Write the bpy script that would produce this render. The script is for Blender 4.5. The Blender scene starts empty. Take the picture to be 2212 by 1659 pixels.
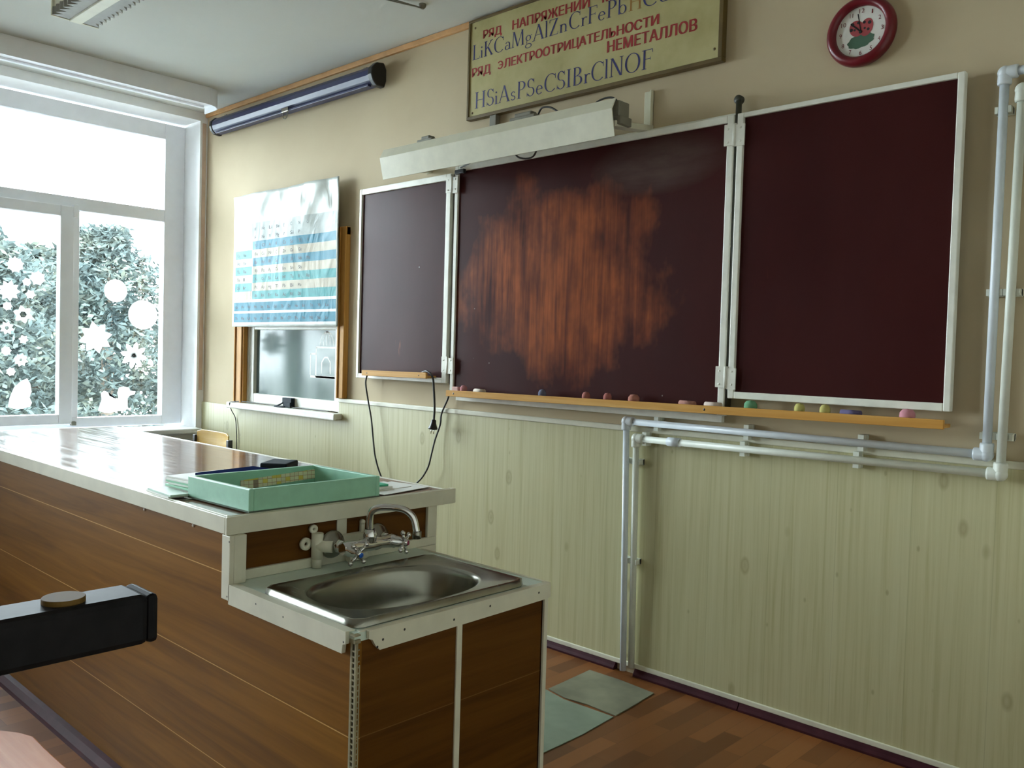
import bpy, math, random
from mathutils import Vector, Matrix

# ---------------------------------------------------------------- camera, world, light, exposure
scn = bpy.context.scene
col = scn.collection
F_PX = 1865.963
cam_d = bpy.data.cameras.new('camera')
cam_d.sensor_fit = 'HORIZONTAL'
cam_d.sensor_width = 36.0
cam_d.lens = F_PX / 2212 * 36.0
cam_d.clip_start = 0.02
cam_d.clip_end = 200
cam = bpy.data.objects.new('camera', cam_d)
col.objects.link(cam)
R = Matrix(((0.72807682, 0.04417586, -0.68407064),
            (0.68489945, -0.00527146, 0.72861853),
            (0.0285813, -0.99900986, -0.03409405)))
rot = Matrix((( R[0][0], -R[0][1], -R[0][2]),
              ( R[1][0], -R[1][1], -R[1][2]),
              ( R[2][0], -R[2][1], -R[2][2])))
cam.matrix_world = Matrix.Translation((5.85, -3.0, 1.33)) @ rot.to_4x4()
scn.camera = cam

world = bpy.data.worlds.new('overcast_sky')
scn.world = world
world.use_nodes = True
bg = world.node_tree.nodes['Background']
bg.inputs[0].default_value = (0.82, 0.96, 1.02, 1)
bg.inputs[1].default_value = 20.0

vs = scn.view_settings
vs.view_transform = 'Standard'
vs.look = 'None'
vs.gamma = 1.0
vs.exposure = 0.88
vs.use_curve_mapping = False
scn.cycles.max_bounces = 12
scn.cycles.diffuse_bounces = 8
scn.cycles.transparent_max_bounces = 16
scn.cycles.use_denoising = True
scn.cycles.sample_clamp_indirect = 12.0

WINDOWS_Y = [(-0.055, -2.2), (-3.3, -5.2)]  # second opening is out of view, added to light the room
for (ya, yb) in WINDOWS_Y:                                   # light portals: the three window openings
    ld = bpy.data.lights.new('window_portal', 'AREA')
    ld.shape = 'RECTANGLE'
    ld.size = abs(yb - ya)
    ld.size_y = 2.17
    ld.cycles.is_portal = True
    lo = bpy.data.objects.new('window_portal', ld)
    lo.location = (-0.36, (ya + yb) / 2, 1.83)
    lo.rotation_euler = Matrix(((0, 0, -1), (1, 0, 0), (0, -1, 0))).to_euler()
    lo.rotation_euler = Vector((-1, 0, 0)).to_track_quat('Z', 'Y').to_euler()
    col.objects.link(lo)

CEIL = 2.975
random.seed(7)

# ---------------------------------------------------------------- materials
def lin(c):
    out = []
    for v in c[:3]:
        v /= 255.0
        out.append(v / 12.92 if v <= 0.04045 else ((v + 0.055) / 1.055) ** 2.4)
    return (*out, 1.0)

class N:
    """small node helper"""
    def __init__(s, name):
        s.m = bpy.data.materials.new(name)
        s.m.use_nodes = True
        s.t = s.m.node_tree
        s.b = s.t.nodes['Principled BSDF']
        s.out = s.t.nodes['Material Output']
    def node(s, typ, **kw):
        n = s.t.nodes.new(typ)
        for k, v in kw.items():
            setattr(n, k, v)
        return n
    def link(s, a, b):
        s.t.links.new(a, b)
    def pos(s, scale=(1, 1, 1), rot=(0, 0, 0), loc=(0, 0, 0)):
        g = s.node('ShaderNodeNewGeometry')
        mp = s.node('ShaderNodeMapping')
        mp.inputs['Scale'].default_value = scale
        mp.inputs['Rotation'].default_value = rot
        mp.inputs['Location'].default_value = loc
        s.link(g.outputs['Position'], mp.inputs['Vector'])
        return mp.outputs['Vector']
    def noise(s, vec, scale=5, detail=4, rough=.55, dist=0):
        n = s.node('ShaderNodeTexNoise')
        n.inputs['Scale'].default_value = scale
        n.inputs['Detail'].default_value = detail
        n.inputs['Roughness'].default_value = rough
        n.inputs['Distortion'].default_value = dist
        s.link(vec, n.inputs['Vector'])
        return n.outputs['Fac']
    def ramp(s, fac, stops):
        r = s.node('ShaderNodeValToRGB')
        el = r.color_ramp.elements
        while len(el) < len(stops):
            el.new(0.5)
        for e, (p, c) in zip(el, stops):
            e.position = p
            e.color = c if len(c) == 4 else (*c, 1)
        s.link(fac, r.inputs['Fac'])
        return r.outputs['Color']
    def mix(s, fac, a, b, mode='MIX'):
        n = s.node('ShaderNodeMix', data_type='RGBA', blend_type=mode)
        for sock, v in ((n.inputs[0], fac), (n.inputs[6], a), (n.inputs[7], b)):
            if hasattr(v, 'is_linked'):
                s.link(v, sock)
            else:
                sock.default_value = v
        return n.outputs[2]
    def math(s, op, a, b=None):
        n = s.node('ShaderNodeMath', operation=op)
        for sock, v in ((n.inputs[0], a), (n.inputs[1], b)):
            if v is None:
                continue
            if hasattr(v, 'is_linked'):
                s.link(v, sock)
            else:
                sock.default_value = v
        return n.outputs[0]
    def sep(s, vec):
        n = s.node('ShaderNodeSeparateXYZ')
        s.link(vec, n.inputs[0])
        return n.outputs
    def bump(s, h, strength=.2, dist=.01):
        n = s.node('ShaderNodeBump')
        n.inputs['Strength'].default_value = strength
        n.inputs['Distance'].default_value = dist
        s.link(h, n.inputs['Height'])
        s.link(n.outputs['Normal'], s.b.inputs['Normal'])
    def set(s, color=None, rough=.5, metal=0, spec=.5, coat=0):
        if color is not None:
            if hasattr(color, 'is_linked'):
                s.link(color, s.b.inputs['Base Color'])
            else:
                s.b.inputs['Base Color'].default_value = color
        if hasattr(rough, 'is_linked'):
            s.link(rough, s.b.inputs['Roughness'])
        else:
            s.b.inputs['Roughness'].default_value = rough
        s.b.inputs['Metallic'].default_value = metal
        s.b.inputs['Specular IOR Level'].default_value = spec
        s.b.inputs['Coat Weight'].default_value = coat
        s.b.inputs['Coat Roughness'].default_value = .08
        return s.m

def plain(name, c, rough=.5, metal=0, spec=.5, coat=0, var=.06, scale=14):
    n = N(name)
    f = n.noise(n.pos(), scale, 3)
    a = lin(c)
    lo = tuple(v * (1 - var) for v in a[:3]) + (1,)
    hi = tuple(min(1, v * (1 + var)) for v in a[:3]) + (1,)
    return n.set(n.ramp(f, [(.3, lo), (.7, hi)]), rough, metal, spec, coat)

def mat_wall():
    n = N('peach_wall_paint')
    f = n.noise(n.pos(), 2.2, 5)
    f2 = n.noise(n.pos(), 60, 2)
    c = n.ramp(f, [(.3, lin((188, 172, 142))), (.7, lin((195, 180, 150)))])
    n.bump(f2, .08, .004)
    return n.set(c, .75, 0, .25)

def mat_ceiling():
    n = N('white_ceiling_paint')
    f = n.noise(n.pos(), 1.3, 5)
    c = n.ramp(f, [(.3, lin((206, 208, 202))), (.7, lin((213, 215, 209)))])
    n.bump(n.noise(n.pos(), 40, 2), .06, .004)
    return n.set(c, .85, 0, .2)

def mat_dado():
    n = N('printed_pine_wall_panel')
    grain = n.noise(n.pos((55, 1, 1.3)), 1.0, 6, .6, .4)
    c = n.ramp(grain, [(.25, lin((168, 160, 116))), (.5, lin((188, 183, 142))), (.75, lin((198, 194, 156)))])
    big = n.noise(n.pos((9, 1, .5)), 1.0, 2)
    c = n.mix(n.math('MULTIPLY', big, .35), c, lin((176, 175, 142)))
    v = n.node('ShaderNodeTexVoronoi')
    v.inputs['Scale'].default_value = 1.0
    n.link(n.pos((6.6, .01, 3.6)), v.inputs['Vector'])
    knot = n.ramp(v.outputs['Distance'], [(.0, (.75, .75, .75)), (.07, (.35, .35, .35)), (.10, (.7, .7, .7)), (.15, (0, 0, 0))])
    c = n.mix(n.math('MULTIPLY', knot, .6), c, lin((128, 112, 74)))
    v2 = n.node('ShaderNodeTexVoronoi')
    v2.inputs['Scale'].default_value = 1.0
    n.link(n.pos((11, .01, 6), loc=(3.3, 0, 1.7)), v2.inputs['Vector'])
    k2 = n.ramp(v2.outputs['Distance'], [(.0, (.8, .8, .8)), (.04, (.6, .6, .6)), (.075, (0, 0, 0))])
    c = n.mix(n.math('MULTIPLY', k2, .55), c, lin((112, 96, 62)))
    xs = n.sep(n.pos())
    seam = n.math('LESS_THAN', n.math('ABSOLUTE', n.math('SUBTRACT', n.math('FRACT', n.math('MULTIPLY', xs[0], 4.0)), .5)), .006)
    c = n.mix(n.math('MULTIPLY', seam, .25), c, lin((128, 122, 90)))
    return n.set(c, .42, 0, .4)

def mat_wood(name, axis, base=(126, 84, 26), dark=(98, 62, 17), light=(146, 100, 36), joints=(), rough=.45, spec=.12, jmix=.75):
    n = N(name)
    sc = [26, 26, 26]
    sc['xyz'.index(axis)] = 1.1
    grain = n.noise(n.pos(tuple(sc)), 1.0, 7, .62, .6)
    sc2 = [7, 7, 7]
    sc2['xyz'.index(axis)] = .5
    big = n.noise(n.pos(tuple(sc2)), 1.0, 3, .5, .8)
    c = n.ramp(grain, [(.28, lin(dark)), (.5, lin(base)), (.74, lin(light))])
    c = n.mix(n.math('MULTIPLY', big, .45), c, lin(dark))
    if joints:
        z = n.sep(n.pos())[2]
        acc = None
        for j in joints:
            m_ = n.math('LESS_THAN', n.math('ABSOLUTE', n.math('SUBTRACT', z, j)), .0012)
            acc = m_ if acc is None else n.math('MAXIMUM', acc, m_)
        c = n.mix(n.math('MULTIPLY', acc, jmix), c, lin((214, 170, 108)))
    return n.set(c, rough, 0, spec)

def mat_desktop():
    n = N('glossy_brown_tabletop_laminate')
    grain = n.noise(n.pos((1.2, 26, 26)), 1.0, 6, .6, .5)
    c = n.ramp(grain, [(.3, lin((112, 78, 56))), (.7, lin((142, 102, 76)))])
    y = n.sep(n.pos())
    seam = n.math('LESS_THAN', n.math('ABSOLUTE', n.math('SUBTRACT', y[0], 2.72)), .003)
    c = n.mix(n.math('MULTIPLY', seam, .7), c, lin((200, 190, 180)))
    scr = n.noise(n.pos((3, 40, 1)), 1.0, 2)
    r = n.ramp(scr, [(.35, (.13, .13, .13)), (.7, (.22, .22, .22))])
    n.bump(n.noise(n.pos((1, 1, 1)), 3.0, 2), .10, .006)
    return n.set(c, r, 0, .6, .5)

def mat_floor():
    n = N('parquet_print_linoleum')
    v = n.pos((1, 1, 1), (0, 0, math.pi / 2))
    b = n.node('ShaderNodeTexBrick')
    b.offset = .37
    b.inputs['Scale'].default_value = 1.0
    b.inputs['Brick Width'].default_value = .36
    b.inputs['Row Height'].default_value = .07
    b.inputs['Mortar Size'].default_value = .0006
    b.inputs['Bias'].default_value = 0.0
    b.inputs['Color1'].default_value = lin((92, 55, 25))
    b.inputs['Color2'].default_value = lin((142, 90, 46))
    b.inputs['Mortar'].default_value = lin((80, 46, 22))
    n.link(v, b.inputs['Vector'])
    grain = n.noise(n.pos((40, 2, 1)), 1.0, 5)
    c = n.mix(n.math('MULTIPLY', grain, .35), b.outputs['Color'], lin((90, 50, 24)))
    return n.set(c, .38, 0, .3)

def mat_board():
    n = N('maroon_chalkboard_paint')
    p = n.sep(n.pos())
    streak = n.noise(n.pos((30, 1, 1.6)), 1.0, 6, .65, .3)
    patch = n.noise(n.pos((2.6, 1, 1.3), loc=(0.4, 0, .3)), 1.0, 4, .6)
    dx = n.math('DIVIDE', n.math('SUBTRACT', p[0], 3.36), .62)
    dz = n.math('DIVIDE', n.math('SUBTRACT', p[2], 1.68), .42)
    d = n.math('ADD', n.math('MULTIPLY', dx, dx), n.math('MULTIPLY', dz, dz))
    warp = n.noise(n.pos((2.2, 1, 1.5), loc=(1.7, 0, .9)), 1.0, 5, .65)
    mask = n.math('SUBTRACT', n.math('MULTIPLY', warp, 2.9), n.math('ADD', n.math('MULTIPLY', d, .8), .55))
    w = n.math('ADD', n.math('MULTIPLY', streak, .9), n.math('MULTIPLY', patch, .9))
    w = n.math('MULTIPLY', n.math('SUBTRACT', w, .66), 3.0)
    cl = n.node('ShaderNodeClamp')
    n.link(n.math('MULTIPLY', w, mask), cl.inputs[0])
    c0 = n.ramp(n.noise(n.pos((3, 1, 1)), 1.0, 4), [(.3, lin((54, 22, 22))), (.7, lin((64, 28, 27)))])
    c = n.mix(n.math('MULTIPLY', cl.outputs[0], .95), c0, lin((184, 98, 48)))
    # dusty chalk smear near the upper right of the middle panel
    ex = n.math('DIVIDE', n.math('SUBTRACT', p[0], 3.84), .34)
    ez = n.math('DIVIDE', n.math('SUBTRACT', p[2], 2.12), .13)
    e = n.math('SUBTRACT', 1.0, n.math('ADD', n.math('MULTIPLY', ex, ex), n.math('MULTIPLY', ez, ez)))
    cl2 = n.node('ShaderNodeClamp')
    n.link(n.math('MULTIPLY', e, n.noise(n.pos((6, 1, 22)), 1.0, 4)), cl2.inputs[0])
    c = n.mix(n.math('MULTIPLY', cl2.outputs[0], .5), c, lin((120, 110, 100)))
    # fine chalk specks
    v = n.node('ShaderNodeTexVoronoi')
    v.inputs['Scale'].default_value = 7.0
    n.link(n.pos(), v.inputs['Vector'])
    sp = n.math('LESS_THAN', v.outputs['Distance'], .022)
    c = n.mix(n.math('MULTIPLY', sp, .6), c, lin((170, 160, 155)))
    n.bump(streak, .03, .003)
    r = n.ramp(patch, [(.3, (.30, .30, .30)), (.7, (.42, .42, .42))])
    return n.set(c, r, 0, .075)

def mat_glass(name='window_glass', tint=(1, 1, 1, 1), refl=.06):
    n = N(name)
    tr = n.node('ShaderNodeBsdfTransparent')
    tr.inputs[0].default_value = tint
    gl = n.node('ShaderNodeBsdfGlossy')
    gl.inputs['Roughness'].default_value = .02
    fr = n.node('ShaderNodeFresnel')
    fr.inputs[0].default_value = 1.45
    mx = n.node('ShaderNodeMixShader')
    n.link(fr.outputs[0], mx.inputs[0])
    n.link(tr.outputs[0], mx.inputs[1])
    n.link(gl.outputs[0], mx.inputs[2])
    n.link(mx.outputs[0], n.out.inputs[0])
    return n.m

def mat_paper(name, c, trans=.5):
    n = N(name)
    f = n.noise(n.pos(), 30, 3)
    a = lin(c)
    cc = n.ramp(f, [(.3, tuple(v * .95 for v in a[:3]) + (1,)), (.7, a)])
    n.set(cc, .8, 0, .2)
    t = n.node('ShaderNodeBsdfTranslucent')
    n.link(cc, t.inputs[0])
    mx = n.node('ShaderNodeMixShader')
    mx.inputs[0].default_value = trans
    n.link(n.b.outputs[0], mx.inputs[1])
    n.link(t.outputs[0], mx.inputs[2])
    n.link(mx.outputs[0], n.out.inputs[0])
    return n.m

def mat_leaf():
    n = N('conifer_foliage')
    f = n.noise(n.pos(), 2.4, 5, .7)
    c = n.ramp(f, [(.28, lin((46, 54, 55))), (.5, lin((60, 68, 66))), (.72, lin((82, 84, 72)))])
    n.set(c, .9, 0, .03)
    t = n.node('ShaderNodeBsdfTranslucent')
    n.link(c, t.inputs[0])
    mx = n.node('ShaderNodeMixShader')
    mx.inputs[0].default_value = .1
    n.link(n.b.outputs[0], mx.inputs[1])
    n.link(t.outputs[0], mx.inputs[2])
    n.link(mx.outputs[0], n.out.inputs[0])
    return n.m

def mat_steel():
    n = N('stained_stainless_steel')
    f = n.noise(n.pos(), 9, 3, .5)
    g = n.noise(n.pos((6, 60, 10)), 1.0, 3)
    c = n.ramp(f, [(.35, lin((140, 139, 128))), (.7, lin((158, 157, 147)))])
    r = n.ramp(n.math('ADD', n.math('MULTIPLY', f, .6), n.math('MULTIPLY', g, .4)), [(.3, (.22, .22, .22)), (.7, (.28, .28, .28))])
    return n.set(c, r, 1.0)

M = dict(
    wall=mat_wall(), ceiling=mat_ceiling(), dado=mat_dado(), floor=mat_floor(), board=mat_board(),
    cladx=mat_wood('brown_wood_laminate_cladding', 'x', joints=(.25, .50, .75)),
    clady=mat_wood('brown_wood_laminate_shaded', 'y', base=(94, 58, 16), dark=(68, 39, 10), light=(110, 70, 23), joints=(.50,), jmix=.12),  # same laminate as cladx, end-face shade put into its darker colours
    desktop=mat_desktop(),
    white_trim=plain('cream_plastic_trim', (212, 210, 190), .4),
    white_pvc=plain('white_window_plastic', (242, 244, 248), .35, var=.02),
    white_paint=plain('white_gloss_paint', (226, 226, 214), .38, var=.08),
    tan=plain('tan_moulding', (206, 158, 104), .55, var=.1),
    pinkbrown=plain('pink_brown_corner_strip', (214, 190, 172), .55),
    reveal=plain('white_reveal_paint', (246, 247, 247), .7, var=.02),
    exterior=plain('white_outer_render', (235, 236, 235), .9),
    navy=plain('navy_screen_casing', (40, 44, 84), .38, spec=.5),
    black=plain('black_plastic', (22, 22, 24), .4),
    black_gloss=plain('black_gloss_enamel', (20, 18, 19), .5, spec=.1, var=.4, scale=60),
    steel=mat_steel(),
    chrome=plain('chrome', (215, 215, 215), .08, 1.0, var=.02),
    tarnish=plain('dull_chrome', (150, 148, 138), .25, 1.0, var=.15),
    mint=plain('mint_green_paint', (150, 202, 174), .4, var=.06, scale=30),
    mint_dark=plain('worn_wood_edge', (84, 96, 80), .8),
    oak=mat_wood('honey_oak', 'z', base=(196, 146, 76), dark=(168, 116, 54), light=(214, 170, 104)),
    oakx=mat_wood('honey_pine_batten', 'x', base=(202, 152, 78), dark=(178, 124, 58), light=(222, 178, 108)),
    plywood=mat_wood('orange_lacquered_plywood', 'x', base=(178, 110, 66), dark=(160, 92, 50), light=(200, 138, 86), rough=.42, spec=.05),
    ply_yellow=mat_wood('yellow_lacquered_plywood', 'x', base=(214, 178, 98), dark=(198, 158, 78), light=(228, 196, 124), rough=.25, spec=.6),
    glass=mat_glass(), leaf=mat_leaf(),
    sign_face=None, paper=mat_paper('white_paper', (245, 246, 244), .55),
    sheet=plain('white_sheet', (232, 232, 226), .6, var=.03),
    pipe=plain('white_water_pipe_plastic', (216, 220, 208), .38),
    pipe_blue=plain('bluish_white_pipe_plastic', (212, 220, 226), .35),
    maroon=plain('maroon_skirting_paint', (64, 32, 38), .5, spec=.08, var=.2),
    mat_green=plain('grey_green_linoleum_offcut', (128, 140, 122), .6, spec=.2, var=.12, scale=7), mat_worn=plain('worn_grey_linoleum', (122, 122, 102), .6, spec=.2, var=.3, scale=5),
    red=plain('dark_red_clock_rim', (108, 16, 30), .3),
    grey=plain('grey_metal', (128, 126, 112), .5),
    olive=plain('olive_brown_frame', (96, 78, 34), .5, var=.15),
    cord=plain('dark_cord', (44, 44, 44), .5),
    cord_light=plain('grey_cord', (150, 156, 156), .5),
    txt_red=plain('red_lettering', (150, 36, 34), .5, var=.12, scale=40),
    txt_blue=plain('blue_lettering', (42, 44, 104), .5, var=.12, scale=40),
    txt_ochre=plain('ochre_lettering', (160, 118, 56), .5),
    txt_black=plain('dark_print', (40, 40, 44), .6),
    navy_folder=plain('navy_cover', (30, 40, 74), .6, spec=.0),
    case=plain('dark_slate_plastic', (36, 44, 52), .5, spec=.08),
    green_cover=plain('pale_green_cover', (150, 206, 172), .55),
    mintbook=plain('teal_green_cover', (70, 178, 138), .5),
    table_dark=plain('dark_slate_tabletop', (52, 54, 60), .35),
    mint_counter=plain('pale_mint_counter_laminate', (206, 222, 210), .3),
    ground=plain('winter_ground', (156, 158, 156), .9, var=.15, scale=1.5),
    bark=plain('grey_brown_bark', (112, 100, 88), .9, var=.2),
    louvre=plain('grey_louvre_metal', (138, 136, 128), .45, var=.1),
    lamp_white=plain('lamp_white_enamel', (216, 214, 192), .3),
    hatch_pane=None,
)
def mat_sign():
    n = N('aged_cream_board')
    f = n.noise(n.pos((1, 1, 1)), 3.5, 6, .6)
    c = n.ramp(f, [(.3, lin((164, 154, 100))), (.55, lin((184, 175, 124))), (.75, lin((192, 185, 138)))])
    st = n.noise(n.pos((9, 1, 4)), 1.0, 3)
    s_ = n.ramp(st, [(.68, (0, 0, 0)), (.8, (.5, .5, .5))])
    c = n.mix(s_, c, lin((130, 112, 62)))
    return n.set(c, .55, 0, .4)
M['sign_face'] = mat_sign()
def mat_hatch_pane():
    n = N('milky_hatch_glass')
    f = n.noise(n.pos((2, 1, 1)), 1.6, 3)
    c = n.ramp(f, [(.3, lin((84, 100, 98))), (.7, lin((118, 132, 126)))])
    return n.set(c, .10, 0, .10, .0)
M['hatch_pane'] = mat_hatch_pane()
def mat_poster_clear():
    n = N('glossy_poster_film')
    c = n.ramp(n.noise(n.pos(), 4, 3), [(.3, lin((196, 202, 196))), (.7, lin((208, 212, 206)))])
    n.bump(n.noise(n.pos((1.3, 1, .8)), 5.0, 3, .5, .8), .35, .03)
    return n.set(c, .3, 0, .14, .02)
M['poster'] = mat_poster_clear()
def mat_film(name, c):
    n = N(name)
    a = lin(c)
    cc = n.ramp(n.noise(n.pos(), 14, 4), [(.3, tuple(v * .85 for v in a[:3]) + (1,)), (.7, a)])
    n.bump(n.noise(n.pos((1.3, 1, .8)), 5.0, 3, .5, .8), .35, .03)
    return n.set(cc, .40, 0, .10, .0)
M['p_blue'] = mat_film('poster_blue_band', (38, 124, 148))
M['p_teal'] = mat_film('poster_teal_band', (62, 150, 152))
M['p_cream'] = mat_film('poster_cream_band', (186, 178, 158))
M['p_white'] = mat_film('poster_white_band', (182, 190, 186))

# ---------------------------------------------------------------- mesh helpers
class MB:
    def __init__(s):
        s.v, s.f, s.smooth = [], [], []
    def add(s, vs, fs, smooth=False):
        o = len(s.v)
        s.v += [tuple(p) for p in vs]
        s.f += [tuple(i + o for i in f) for f in fs]
        s.smooth += [smooth] * len(fs)
        return s
    def box(s, x0, x1, y0, y1, z0, z1):
        x0, x1 = min(x0, x1), max(x0, x1)
        y0, y1 = min(y0, y1), max(y0, y1)
        z0, z1 = min(z0, z1), max(z0, z1)
        vs = [(x0, y0, z0), (x1, y0, z0), (x1, y1, z0), (x0, y1, z0), (x0, y0, z1), (x1, y0, z1), (x1, y1, z1), (x0, y1, z1)]
        return s.add(vs, [(0, 3, 2, 1), (4, 5, 6, 7), (0, 1, 5, 4), (1, 2, 6, 5), (2, 3, 7, 6), (3, 0, 4, 7)])
    def prism(s, poly, a, b, plane='xy'):
        """extrude a polygon (list of 2D points) from a to b along the third axis"""
        n = len(poly)
        area = sum(poly[i][0] * poly[(i + 1) % n][1] - poly[(i + 1) % n][0] * poly[i][1] for i in range(n))
        if area < 0:
            poly = poly[::-1]
        def mk(p, t):
            return {'xy': (p[0], p[1], t), 'xz': (p[0], t, p[1]), 'yz': (t, p[0], p[1])}[plane]
        vs = [mk(p, a) for p in poly] + [mk(p, b) for p in poly]
        fs = [tuple(range(n))[::-1], tuple(range(n, 2 * n))] + [(i, (i + 1) % n, (i + 1) % n + n, i + n) for i in range(n)]
        flip = (b < a) != (plane == 'xz')
        if flip:
            fs = [f[::-1] for f in fs]
        return s.add(vs, fs)
    def tube(s, pts, r, seg=10, caps=True, closed=False):
        pts = [Vector(p) for p in pts]
        n = len(pts)
        rs = r if isinstance(r, (list, tuple)) else [r] * n
        rings = []
        up = None
        for i, p in enumerate(pts):
            a = pts[max(i - 1, 0)]
            b = pts[min(i + 1, n - 1)]
            t = (b - a).normalized()
            if up is None:
                up = Vector((0, 0, 1)) if abs(t.z) < .9 else Vector((1, 0, 0))
            u = (up - t * up.dot(t))
            if u.length < 1e-6:
                u = t.orthogonal()
            u.normalize()
            w = t.cross(u)
            up = u
            rings.append([p + (u * math.cos(2 * math.pi * k / seg) + w * math.sin(2 * math.pi * k / seg)) * rs[i] for k in range(seg)])
        vs = [q for rg in rings for q in rg]
        fs = []
        for i in range(n - 1):
            for k in range(seg):
                k2 = (k + 1) % seg
                fs.append((i * seg + k, i * seg + k2, (i + 1) * seg + k2, (i + 1) * seg + k))
        s.add(vs, fs, True)
        if caps:
            o = len(s.v) - len(vs)
            s.f += [tuple(o + k for k in range(seg))[::-1], tuple(o + (n - 1) * seg + k for k in range(seg))]
            s.smooth += [False, False]
        return s
    def lathe(s, c, axis, prof, seg=28):
        """profile = list of (radius, along) from c along axis"""
        c = Vector(c)
        ax = Vector(axis).normalized()
        u = ax.orthogonal().normalized()
        w = ax.cross(u)
        vs, fs = [], []
        for (r, h) in prof:
            for k in range(seg):
                a = 2 * math.pi * k / seg
                vs.append(c + ax * h + (u * math.cos(a) + w * math.sin(a)) * max(r, 1e-5))
        for i in range(len(prof) - 1):
            for k in range(seg):
                k2 = (k + 1) % seg
                fs.append((i * seg + k, i * seg + k2, (i + 1) * seg + k2, (i + 1) * seg + k))
        return s.add(vs, fs, True)
    def ball(s, c, r, seg=12):
        return s.lathe((c[0], c[1], c[2] - r), (0, 0, 1), [(r * math.sin(math.pi * i / 8), r - r * math.cos(math.pi * i / 8)) for i in range(9)], seg)
    def quadwall(s, rings, closed=True):
        n = len(rings[0])
        vs = [p for r in rings for p in r]
        fs = []
        for i in range(len(rings) - 1):
            for k in range(n if closed else n - 1):
                k2 = (k + 1) % n
                fs.append((i * n + k, i * n + k2, (i + 1) * n + k2, (i + 1) * n + k))
        return s.add(vs, fs, True)
    def build(s, name, mat, parent=None, bevel=0, angle=35):
        org = Vector(parent_origin(parent)) if parent else Vector((0, 0, 0))
        me = bpy.data.meshes.new(name)
        me.from_pydata([tuple(Vector(p) - org) for p in s.v], [], s.f)
        me.polygons.foreach_set('use_smooth', s.smooth)
        me.materials.append(mat)
        me.update()
        o = bpy.data.objects.new(name, me)
        col.objects.link(o)
        if parent:
            o.parent = parent
        if bevel:
            b = o.modifiers.new('edge', 'BEVEL')
            b.width = bevel
            b.segments = 2
            b.limit_method = 'ANGLE'
            b.angle_limit = math.radians(angle)
        return o

def parent_origin(p):
    o = Vector((0, 0, 0))
    while p:
        o += p.location
        p = p.parent
    return o

def tag(o, label=None, cat=None, group=None, kind=None):
    if label: o['label'] = label
    if cat: o['category'] = cat
    if group: o['group'] = group
    if kind: o['kind'] = kind
    return o

def empty(name, loc, label=None, cat=None, group=None, kind=None):
    o = bpy.data.objects.new(name, None)
    o.empty_display_size = .05
    o.location = loc
    col.objects.link(o)
    return tag(o, label, cat, group, kind)

def box_part(name, mat, parent, x0, x1, y0, y1, z0, z1, bevel=.0015):
    return MB().box(x0, x1, y0, y1, z0, z1).build(name, mat, parent, bevel)

def struct(name, mb, mat, label=None, bevel=0):
    o = mb.build(name, mat, None, bevel)
    return tag(o, label, None, None, 'structure')

def smooth_path(pts, sub=8):
    pts = [Vector(p) for p in pts]
    out = []
    n = len(pts)
    for i in range(n - 1):
        p0, p1, p2, p3 = pts[max(i - 1, 0)], pts[i], pts[i + 1], pts[min(i + 2, n - 1)]
        for k in range(sub):
            t = k / sub
            out.append(.5 * ((2 * p1) + (p2 - p0) * t + (2 * p0 - 5 * p1 + 4 * p2 - p3) * t * t + (3 * p1 - p0 - 3 * p2 + p3) * t ** 3))
    out.append(pts[-1])
    return out

# lettering -------------------------------------------------------------------
def text_verts(body, bold=0.0):
    c = bpy.data.curves.new('lettering', 'FONT')
    c.body = body
    c.resolution_u = 3
    c.offset = bold
    o = bpy.data.objects.new('lettering', c)
    col.objects.link(o)
    bpy.context.view_layer.update()
    dg = bpy.context.evaluated_depsgraph_get()
    me = bpy.data.meshes.new_from_object(o.evaluated_get(dg))
    vs = [(v.co.x, v.co.y) for v in me.vertices]
    fs = [tuple(p.vertices) for p in me.polygons]
    bpy.data.objects.remove(o)
    bpy.data.curves.remove(c)
    bpy.data.meshes.remove(me)
    return vs, fs

def text_on_wall(mb, body, x0, x1, zb0, zb1, height, y, bold=0.0):
    """lettering that fills x0..x1, baseline running from height zb0 to zb1, capital height given"""
    vs, fs = text_verts(body, bold)
    a = min(v[0] for v in vs); b = max(v[0] for v in vs)
    capv, _ = text_verts('H', bold)
    ch = max(v[1] for v in capv)
    out = []
    for (u, w) in vs:
        t = (u - a) / (b - a)
        out.append((x0 + (x1 - x0) * t, y, zb0 + (zb1 - zb0) * t + w / ch * height))
    return mb.add(out, fs)

def serif_stroke(polys, p, q, w, sa=0, sb=0):
    """straight stem of width w from p to q with thin serif bars at the ends"""
    (x0, y0), (x1, y1) = p, q
    L = math.hypot(x1 - x0, y1 - y0)
    # horizontal cut stems: width measured horizontally
    if abs(y1 - y0) > .02:
        k = w / 2 * L / abs(y1 - y0) if abs(y1 - y0) > .3 * L else w / 2
        polys.append([(x0 - k, y0), (x0 + k, y0), (x1 + k, y1), (x1 - k, y1)])
    else:
        polys.append([(x0, y0 - w / 2), (x1, y1 - w / 2), (x1, y1 + w / 2), (x0, y0 + w / 2)])
    for (x, y, s_) in ((x0, y0, sa), (x1, y1, sb)):
        if s_:
            d = .022 if y < .3 else -.022
            polys.append([(x - s_, y), (x + s_, y), (x + s_, y + d * 1.4), (x - s_, y + d * 1.4)])

def serif_arc(polys, cx, cy, rx, ry, a0, a1, thick=.105, thin=.035, n=22):
    pts = []
    for i in range(n + 1):
        a = math.radians(a0 + (a1 - a0) * i / n)
        w = thin + (thick - thin) * abs(math.cos(a))
        c_, s_ = math.cos(a), math.sin(a)
        pts.append(((cx + (rx) * c_, cy + ry * s_), (cx + (rx - w) * c_, cy + (ry - thin - (w - thin) * .25) * s_)))
    for i in range(n):
        (o0, i0), (o1, i1) = pts[i], pts[i + 1]
        polys.append([o0, o1, i1, i0])

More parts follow.
